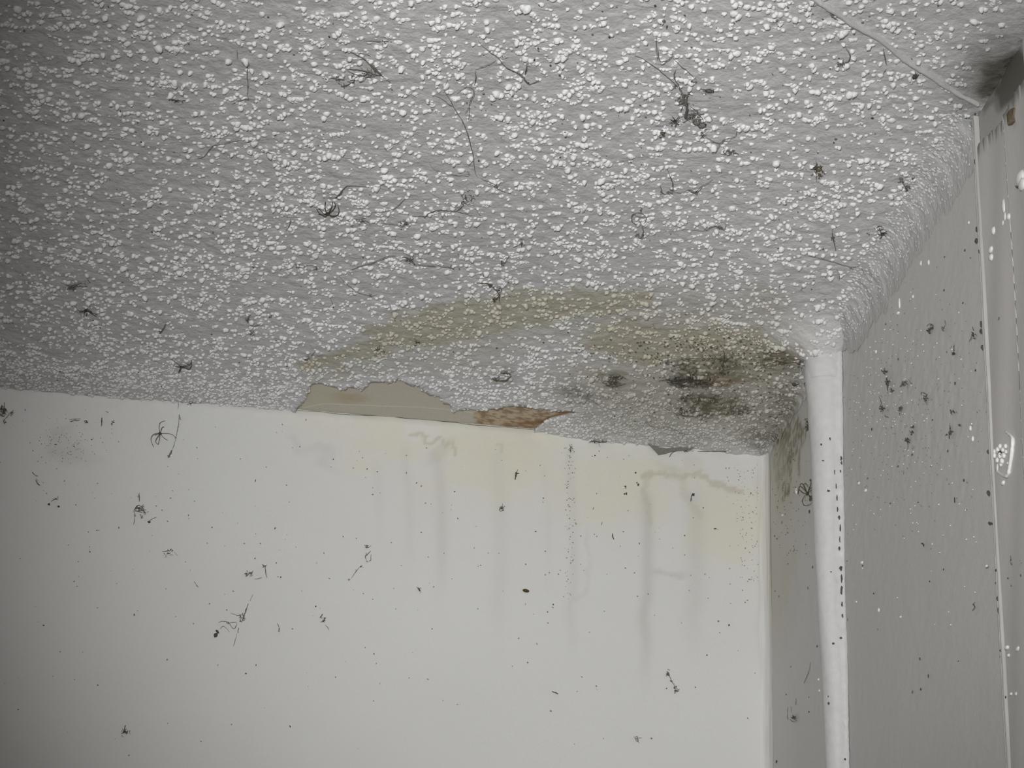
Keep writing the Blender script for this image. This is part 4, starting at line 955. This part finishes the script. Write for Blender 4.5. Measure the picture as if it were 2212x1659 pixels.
web('small z-shaped dark fibre on the lower right wall', 'R', [([(2106,1302),(2102,1306),(2106,1310),(2100,1320)], 1.6)], [], mat='dirt', name='fibre', cat='fibre')
web('comma-shaped dark speck in the right wall below the spider', 'R', [([(1990,1174),(1994,1174),(1995,1180)], 3.0)], [], mat='dirt', name='dirt_marks', cat='dirt')
web('upright dark streaks right of the trunking', 'R', [([(2184,1198),(2183,1212),(2186,1224)], 2.6), ([(2205,1260),(2210,1270)], 2.6), ([(2156,682),(2158,688),(2154,694)], 2.6)], [(2203,1214,5,5,7,3)], mat='dirtg', name='dirt_streak', cat='dirt')
web('brown web tangle at the left edge of the pipe top', 'R', [([(1746,896),(1750,904),(1746,914),(1752,924),(1760,930)], 1.6), ([(1752,930),(1760,938),(1762,926)], 1.0)], [(1746,918,4,13,18,5)], mat='webb')
web('fine thread hairs stuck to the pipe collar', 'R', [([(1752,822),(1760,832),(1768,828),(1776,822)], 1.0), ([(1750,842),(1762,844),(1770,838)], 1.0), ([(1768,812),(1776,818)], 1.0)], [], mat='webf')

# filler patch with a raised rim right of the trunking
fp = empty('filler_patch', on('R', 2160, 980, 0), 'lumpy white filler blob inside a raised paint rim right of the trunking', 'filler')
put('paint_rim', strand(smooth_poly([on('R', x, y, .0042) for x, y in ((2172,932),(2180,938),(2187,946),(2187,965),(2184,990),(2181,1010),(2178,1024),(2172,1029),(2162,1024),(2152,1016))], 4), .0018, 6, .2), M['lump'], fp)
for i, (x, y, r) in enumerate(((2148,984,3.2),(2155,972,3.4),(2160,964,3),(2166,972,3),(2172,964,3),(2160,984,3.6),(2168,984,3.2),(2154,994,3),(2164,996,3.4),(2148,975,2.6),(2173,976,2.6),(2162,1003,2.6))):
    o = lump_mesh('filler_lump', on('R', x, y, .0045), r*PXM*1.4, r*PXM*1.6, r*PXM, M['lump'], ax=(np.array([0,1.,0]), np.array([0,0,1.]), np.array([-1.,0,0])), jag=.15, seg=8, rings=5); unparented(o, fp)
put('dirt', clump('R', 2159, 976, 3, 6, 8, .007, 3), M['dirt'], fp)
wb = empty('filler_blob', on('R', 2206, 388, 0), 'rounded white filler blob at the right edge of the photo', 'filler')
for i, (x, y, r) in enumerate(((2204,384,8),(2208,398,7),(2199,392,5))):
    o = lump_mesh('filler_lump', on('R', x, y, .004), r*PXM*2.0, r*PXM*1.5, r*PXM*.7, M['lump'], ax=(np.array([0,1.,0]), np.array([0,0,1.]), np.array([-1.,0,0])), jag=.12, seg=10, rings=6); unparented(o, wb)
put('dirt', clump('R', 2196, 404, 6, 4, 6, .005, 2), M['dirt'], wb)

# paint drips and pimples, parts of the right wall
for (x, y, rx, ry) in ((2169,445,3,14),(2171,468,2.6,8),(2167,482,2.4,5),(2179,468,3,6),(2146,498,3,7),(2140,540,4,6),(2141,556,3,6),(2177,1001,2,2),(2155,1010,2.5,8),(2167,1043,3,4),(2175,1399,3.2,3.4),(2199,1402,4,4),(2178,1416,2.5,3),(2184,1499,2,2.5),(2195,1499,2.5,3),
                     (1940,677,3,3),(1943,655,1.5,12),(1972,641,2,3),(1989,569,2.5,5),(2006,567,2,6),(1862,1216,3,3),(1870,1060,3,3),(1855,1044,2.5,3),(1945,1333,2,2),(1898,1318,2,4),(1768,1468,2,2.5),(1770,1492,2,3),(1850,1300,2,2),(2096,925,2,5),(2101,948,2,5),(1892,760,2,4),(2131,1223,2,2),(1690,1113,2.5,2.5),(1720,1060,1.5,8),(2093,481,1.4,3)):
    k = .0036 if x > 2120 else .0004
    o = lump_mesh('paint_lump', on('R', x, y, k), rx*PXM*2.2, ry*PXM*1.05, .0012 if rx < 3 else .0018, M['lump'], wall_right, ax=(np.array([0,1.,0]), np.array([0,0,1.]), np.array([-1.,0,0])), jag=.12, seg=8, rings=4)

# fly specks: listed ones are parts of their wall
specksB = [(290,1328,3,3.6,0),(531,1455,2.6,2.4,0),(553,1437,1.4,3,0),(194,1192,2.6,2.6,0),(193,1181,1.8,1.4,0),(169,1213,1.6,1.6,0),(160,1256,2,2,0),(94,1351,3,2,20),(211,1480,2.4,1.5,0),(500,1565,2.2,2,0),(627,1570,2,2,0),(198,949,2.4,2.4,0),(159,964,2.2,1.8,0),(120,960,5,1.4,0),(108,944,1.8,1.5,0),(257,1140,2,3.4,0),(350,1102,2.4,1.4,0),(407,1113,1.6,2.8,0),(408,1120,1.4,1.4,0),(594,1141,2,4,-30),(458,1139,2.4,1.6,0),(205,1076,1.6,1.8,0),(575,1009,1.8,1.4,0),(552,1038,1.4,5,-10),
 (661,907,1.4,3.4,0),(648,965,1.8,1.8,0),(720,992,1.8,2,0),(715,1009,1.6,1,0),(793,1013,1.4,3,-40),(815,1019,2.4,1.6,0),(878,1021,1.6,3.4,10),(900,1043,1.6,3.2,-20),(910,1050,1.4,4,-30),(805,1068,2.6,2.2,0),(805,1054,1.4,1.4,0),(619,1048,2,1.6,0),(919,1087,2.6,1.4,-30),(982,1062,1.8,2,0),(989,1120,1.6,4,20),(1167,1005,2,1.6,0),(1174,1076,2,2,0),(1084,994,1.4,1.4,0),(1029,1137,1.4,1.4,0),(910,1150,2.4,1.8,0),(1157,1148,3,2,20),(1038,1221,2.2,1.8,0),(1033,1223,1.4,1,0),(1178,1241,1.4,1.2,0),(1135,1304,1.2,1.2,0),(813,1433,1.8,1.6,0),(807,1514,1.6,1.4,0),(957,1513,1.6,1.4,0),(1140,1431,1.5,2.6,0),(1195,1306,2.6,3,0),(1183,1322,2.2,3,-10),(1194,1312,4,1,-20),(1160,1391,1,4,20),(1190,1536,3.4,2.4,-10),(626,1568,2,1.6,0),(1288,1482,2,3,20),(1237,1211,2,2,0),(1206,1240,2,1.8,0),(1178,1242,1.4,1.2,0),(1254,1219,1.4,1.2,0),(1381,1174,1.4,3,0),(1479,1157,2,2,0),(1351,1227,3,2.2,0),(1377,1288,3.2,1.4,0),(1414,1329,1.6,1.2,0),(1530,1292,2,1.2,0),(1576,1228,1.8,1.6,0),(1604,1275,1.6,1.8,0),(1552,1342,3,2.8,0),(1575,1350,2,4,0),(1527,1415,2.2,2.4,0),(1631,1454,2,1.4,0),(1545,1142,5,2,10),(1608,1222,2.4,1,10),(1625,1179,1.5,1.2,0),(1622,1065,2.2,1.8,0),(1627,1069,1.4,1.2,0),(1593,1120,3,1,-10),(1519,1097,2.4,2.2,0),(1285,984,2.4,2.2,0),(1347,992,1.8,1.4,0),(1359,984,1.4,1.4,0),(1282,1098,1,5,-20),(1244,1131,2,4,30),(1090,1094,1.5,1.2,0),(1225,1054,3,1.2,-20),(1229,997,1.4,2.6,0),(1230,1012,1.4,2,0),(1227,1040,1.8,1.5,0),(1230,1076,1.4,1.4,0),(1229,1094,1.6,1.4,0),(1230,1120,1.4,3,0),(1230,985,1.2,3,0),(1300,1131,1,6,-20),(1284,1154,1.6,2,0),(1407,1595,3,2.6,0),(1312,988,1.5,1.5,0),(1440,1487,2,2,0),(1634,1110,1.2,1.8,0),(1631,1180,1.5,1.5,0),(1624,1141,3,1.6,0),(770,1163,1.4,2,0),(845,1172,2,1.2,0),(925,1203,1.6,1.4,0),(1135,1306,1.2,1.2,0),(606,1247,2,2,0),(682,1310,2.4,2.6,0),(528,1174,2.4,2,0),(551,1206,1.5,3,-40),(597,1216,2,1.6,0),(607,1246,1.6,2,0),(240,1233,1,1,0),(380,1332,1.5,1.4,0)]
specksR = [(1874,1033,2.6,2.4,0),(1923,1087,2,1.6,0),(2082,1037,2.4,3.4,0),(2089,1042,1.6,2,0),(2062,1080,1.4,7,0),(1983,1085,1.4,1.2,0),(2050,1045,1.6,1.4,0),(2047,974,2,3,0),(1970,982,1.8,3,0),(1971,968,1,4,0),(1883,927,2.2,4,0),(2063,828,2.2,4,0),(2040,844,1.5,2,0),(2014,907,1.8,1.8,0),(2084,541,2.2,3,0),(2096,557,1.8,2,0),(2080,654,2,1.6,0),(2039,627,2,2.6,0),(1938,701,1.8,1.6,0),(2040,555,2,1.6,0),(1887,1282,2,2.4,0),(1896,1359,1.6,2.2,0),(1987,1423,2,4,-10),(2005,1460,1.2,5,0),(1971,1494,2.8,4,-15),(1989,1489,2.2,3.4,0),(2070,1428,1.4,1.2,0),(1831,1338,1.6,5,-20),(1863,1222,1.8,2.6,0),(1830,1212,1.6,1.6,0),(1682,1288,2.4,3,0),(1674,1277,1.6,1.4,0),(1747,1538,2.2,2.4,0),(1747,1506,1.4,2.2,0),(1698,1500,1.6,2.4,0),(1677,1645,4,4,0),(1708,1440,1.4,2.4,0),(1673,1158,1.2,4,-20),(1678,1164,1.6,3,-20),(1689,1127,1.4,3,0),(1702,1218,1.6,2,0),(1765,1396,2.4,3,0),(2011,1185,1.4,1.2,0),(2038,1230,2,1.6,0),(2008,1256,1.4,2,0),(1745,1270,2,4,0),(1755,1225,1.6,4,0),(1748,1105,3,5,-20),(1912,1085,1.4,1.2,0),(2088,1101,1,1,0),(1940,1007,1.4,3,0),(1952,1020,1.2,5,0),(1768,960,1.6,6,0),(2205,1243,1.4,3,0),(2184,1265,1.2,1.8,0),(2172,1506,1.6,2.6,0),(2177,1249,1.2,2,0),(2045,760,1.6,2,0),(1913,700,1.5,2.5,0),(1940,776,1.4,3,0),(2001,870,1,8,0),(2107,800,2,3,0)]
specksC = [(52,66,3,3.4,0),(305,307,2.6,2.4,0),(8,260,2.6,2,0),(297,265,1.6,3,0),(260,240,1.4,2,0),(711,79,2.6,2,0),(1044,202,3.4,2,0),(1034,347,1.6,4,0),(1154,129,2,3,0),(1162,104,2.4,2.4,0),(1209,163,2.8,1.8,0),(1189,141,2,2.6,0),(1247,135,1.6,1.6,0),(1316,80,2.4,2.4,0),(1415,12,2.6,3,0),(1434,45,4,4,0),(1440,58,1,5,0),(1479,33,2,1.6,0),(1677,45,1.8,1.6,0),(1210,340,3,2,0),(1300,409,2,1.4,0),(1326,406,2,1.4,0),(1227,718,2.4,3,0),(1174,740,2.4,2,0),(1805,300,4,3.4,0),(1801,308,2,2,0),(1884,255,3.4,2.6,0),(1679,44,2,2,0),(1877,507,2,1.6,0),(1778,538,2.4,3,0),(1907,553,2.6,1.6,0),(1783,705,1.6,4,0),(1753,625,2,1.4,0),(1972,537,3,1.6,0),(1839,727,4,1.6,0),(1612,791,1.6,1.6,0),(1635,820,2,2,0),(201,692,2.6,2,0),(216,708,2.4,1.6,0),(193,705,1.5,2,0),(130,803,3,2,0),(253,737,2,1.4,0),(321,748,2.4,2,0),(457,722,3.6,1.8,0),(517,783,2.8,2,0),(561,783,2,1.6,0),(349,835,2.4,2,0),(299,804,2.4,1.6,0),(403,561,1.8,2,0),(424,512,1.8,1.8,0),(328,501,2.2,3,0),(460,502,1.6,4,0),(476,467,1.8,3,0),(547,578,3,2,0),(28,698,2,1.6,0),(220,720,1.6,1.4,0),(124,822,3,1.5,0),(760,489,3,2,0),(784,556,1.8,1.6,0),(853,692,1.6,1.4,0),(865,692,2.2,1.8,0),(1073,752,3.4,2,0),(979,760,2.6,1.6,0),(596,735,3.6,2,0),(720,664,1.4,3,0),(1098,610,1.5,1.4,0),(1245,836,2,1.6,0),(1412,816,2,3,0),(1444,852,3,3.6,0),(1448,872,3,3,0),(1663,900,5,1.8,-20),(1683,866,3,2,-20)]
for surf, lst, par in (('B', specksB, wall_back), ('R', specksR, wall_right), ('C', specksC, ceiling)):
    for i, (x, y, rx, ry, ang) in enumerate(lst):
        off = {'B': .0006, 'R': .0042 if x > 2120 else .0008, 'C': .0030}[surf]
        if surf == 'C': ry = ry*1.6
        if surf == 'R': rx = rx*2.0
        lump_mesh('dirt_speck', on(surf, x, y, off), rx*PXM*.72, ry*PXM*.72, .0005, M['dirt' if (i*7) % 3 else 'dirtg'], par, ax=surf_axes(surf, ang), jag=.3, seg=6, rings=4)
# uncountable fine dirt grains on each surface, one piece each
def grains(surf, n, sampler, mat, par, lab, size=(.5, 1.3)):
    parts = []
    for k in range(n):
        x, y = sampler()
        s = rnd.uniform(*size); q = rnd.random()
        off = {'B': .0004, 'R': .0006, 'C': .0032}[surf]
        parts.append(lump_mesh(None, on(surf, x, y, off), s*PXM*(1+q), s*PXM*(1.8-q)*(1.6 if surf == 'C' else 1), .0004, None, ax=surf_axes(surf, rnd.uniform(-60, 60)), jag=.3, seg=5, rings=3, seed=k))
    V, F = join(parts); o = mesh('dirt_grains', V, F, mat, par); o['kind'] = 'stuff'; o['label'] = lab
def sB():
    while True:
        x = rnd.uniform(0, 1640); y = rnd.uniform(840, 1640)
        if y < 850+.09*x: continue
        if rnd.random() < (.25 if y > 1350 else .8): return x, y
grains('B', 220, sB, M['dirtg'], wall_back, 'fine grey grains of dirt on the wall')
grains('B', 120, lambda: (rnd.gauss(150, 45), rnd.gauss(955, 28)), M['dirtg'], wall_back, 'dense fine specks at the upper left of the wall', (.4, .9))
grains('B', 80, lambda: (rnd.gauss(1232, 6), rnd.uniform(950, 1300)), M['dirtg'], wall_back, 'dotted vertical seam of dirt', (.4, 1.1))
grains('B', 120, lambda: (rnd.gauss(1620, 22), rnd.uniform(1000, 1260)), M['dirtg'], wall_back, 'specks beside the corner', (.4, 1.0))
grains('R', 260, lambda: (rnd.gauss(1960, 80), rnd.gauss(890, 130)), M['dirtg'], wall_right, 'fine dirt grains on the rough wall', (.4, 1.2))
grains('R', 90, lambda: (rnd.gauss(1700, 22), rnd.uniform(960, 1200)), M['mould'], wall_right, 'mould grains by the corner', (.4, 1.2))
def sC():
    return rnd.choice(((rnd.gauss(1500, 110), rnd.gauss(820, 50)), (rnd.gauss(1680, 40), rnd.gauss(850, 60)), (rnd.gauss(1600, 80), rnd.gauss(760, 25)), (rnd.gauss(1470, 110), rnd.gauss(760, 18))))
def sC2():
    x, y = sC(); return min(x, 1738), min(y, 955)
grains('C', 420, sC2, M['mould'], ceiling, 'scattered mould grains over the stained coating', (.5, 1.6))
grains('C', 260, lambda: (rnd.uniform(20, 2080), rnd.uniform(10, 700)), M['dirtg'], ceiling, 'fine dirt grains over the coating', (.5, 1.2))
# white pimples of paint on the rough right wall
parts = []
for k in range(220):
    if k % 3: x, y = rnd.gauss(1900, 60), rnd.gauss(860, 110)
    else: x, y = rnd.uniform(1840, 2110), rnd.uniform(620, 1350)
    if x < 1838 or y < 800-(x-1838)*1.35: continue
    if x > 2112+ (y-300)*.035: continue
    s = rnd.uniform(.6, 1.5)
    parts.append(lump_mesh(None, on('R', x, y, .0006), s*PXM*2, s*PXM*1.2, .0006, None, ax=surf_axes('R', 0), jag=.2, seg=5, rings=3, seed=k))
V, F = join(parts); o = mesh('paint_pimples', V, F, M['lump'], wall_right); o['kind'] = 'stuff'; o['label'] = 'tiny pale pimples in the rough paint'
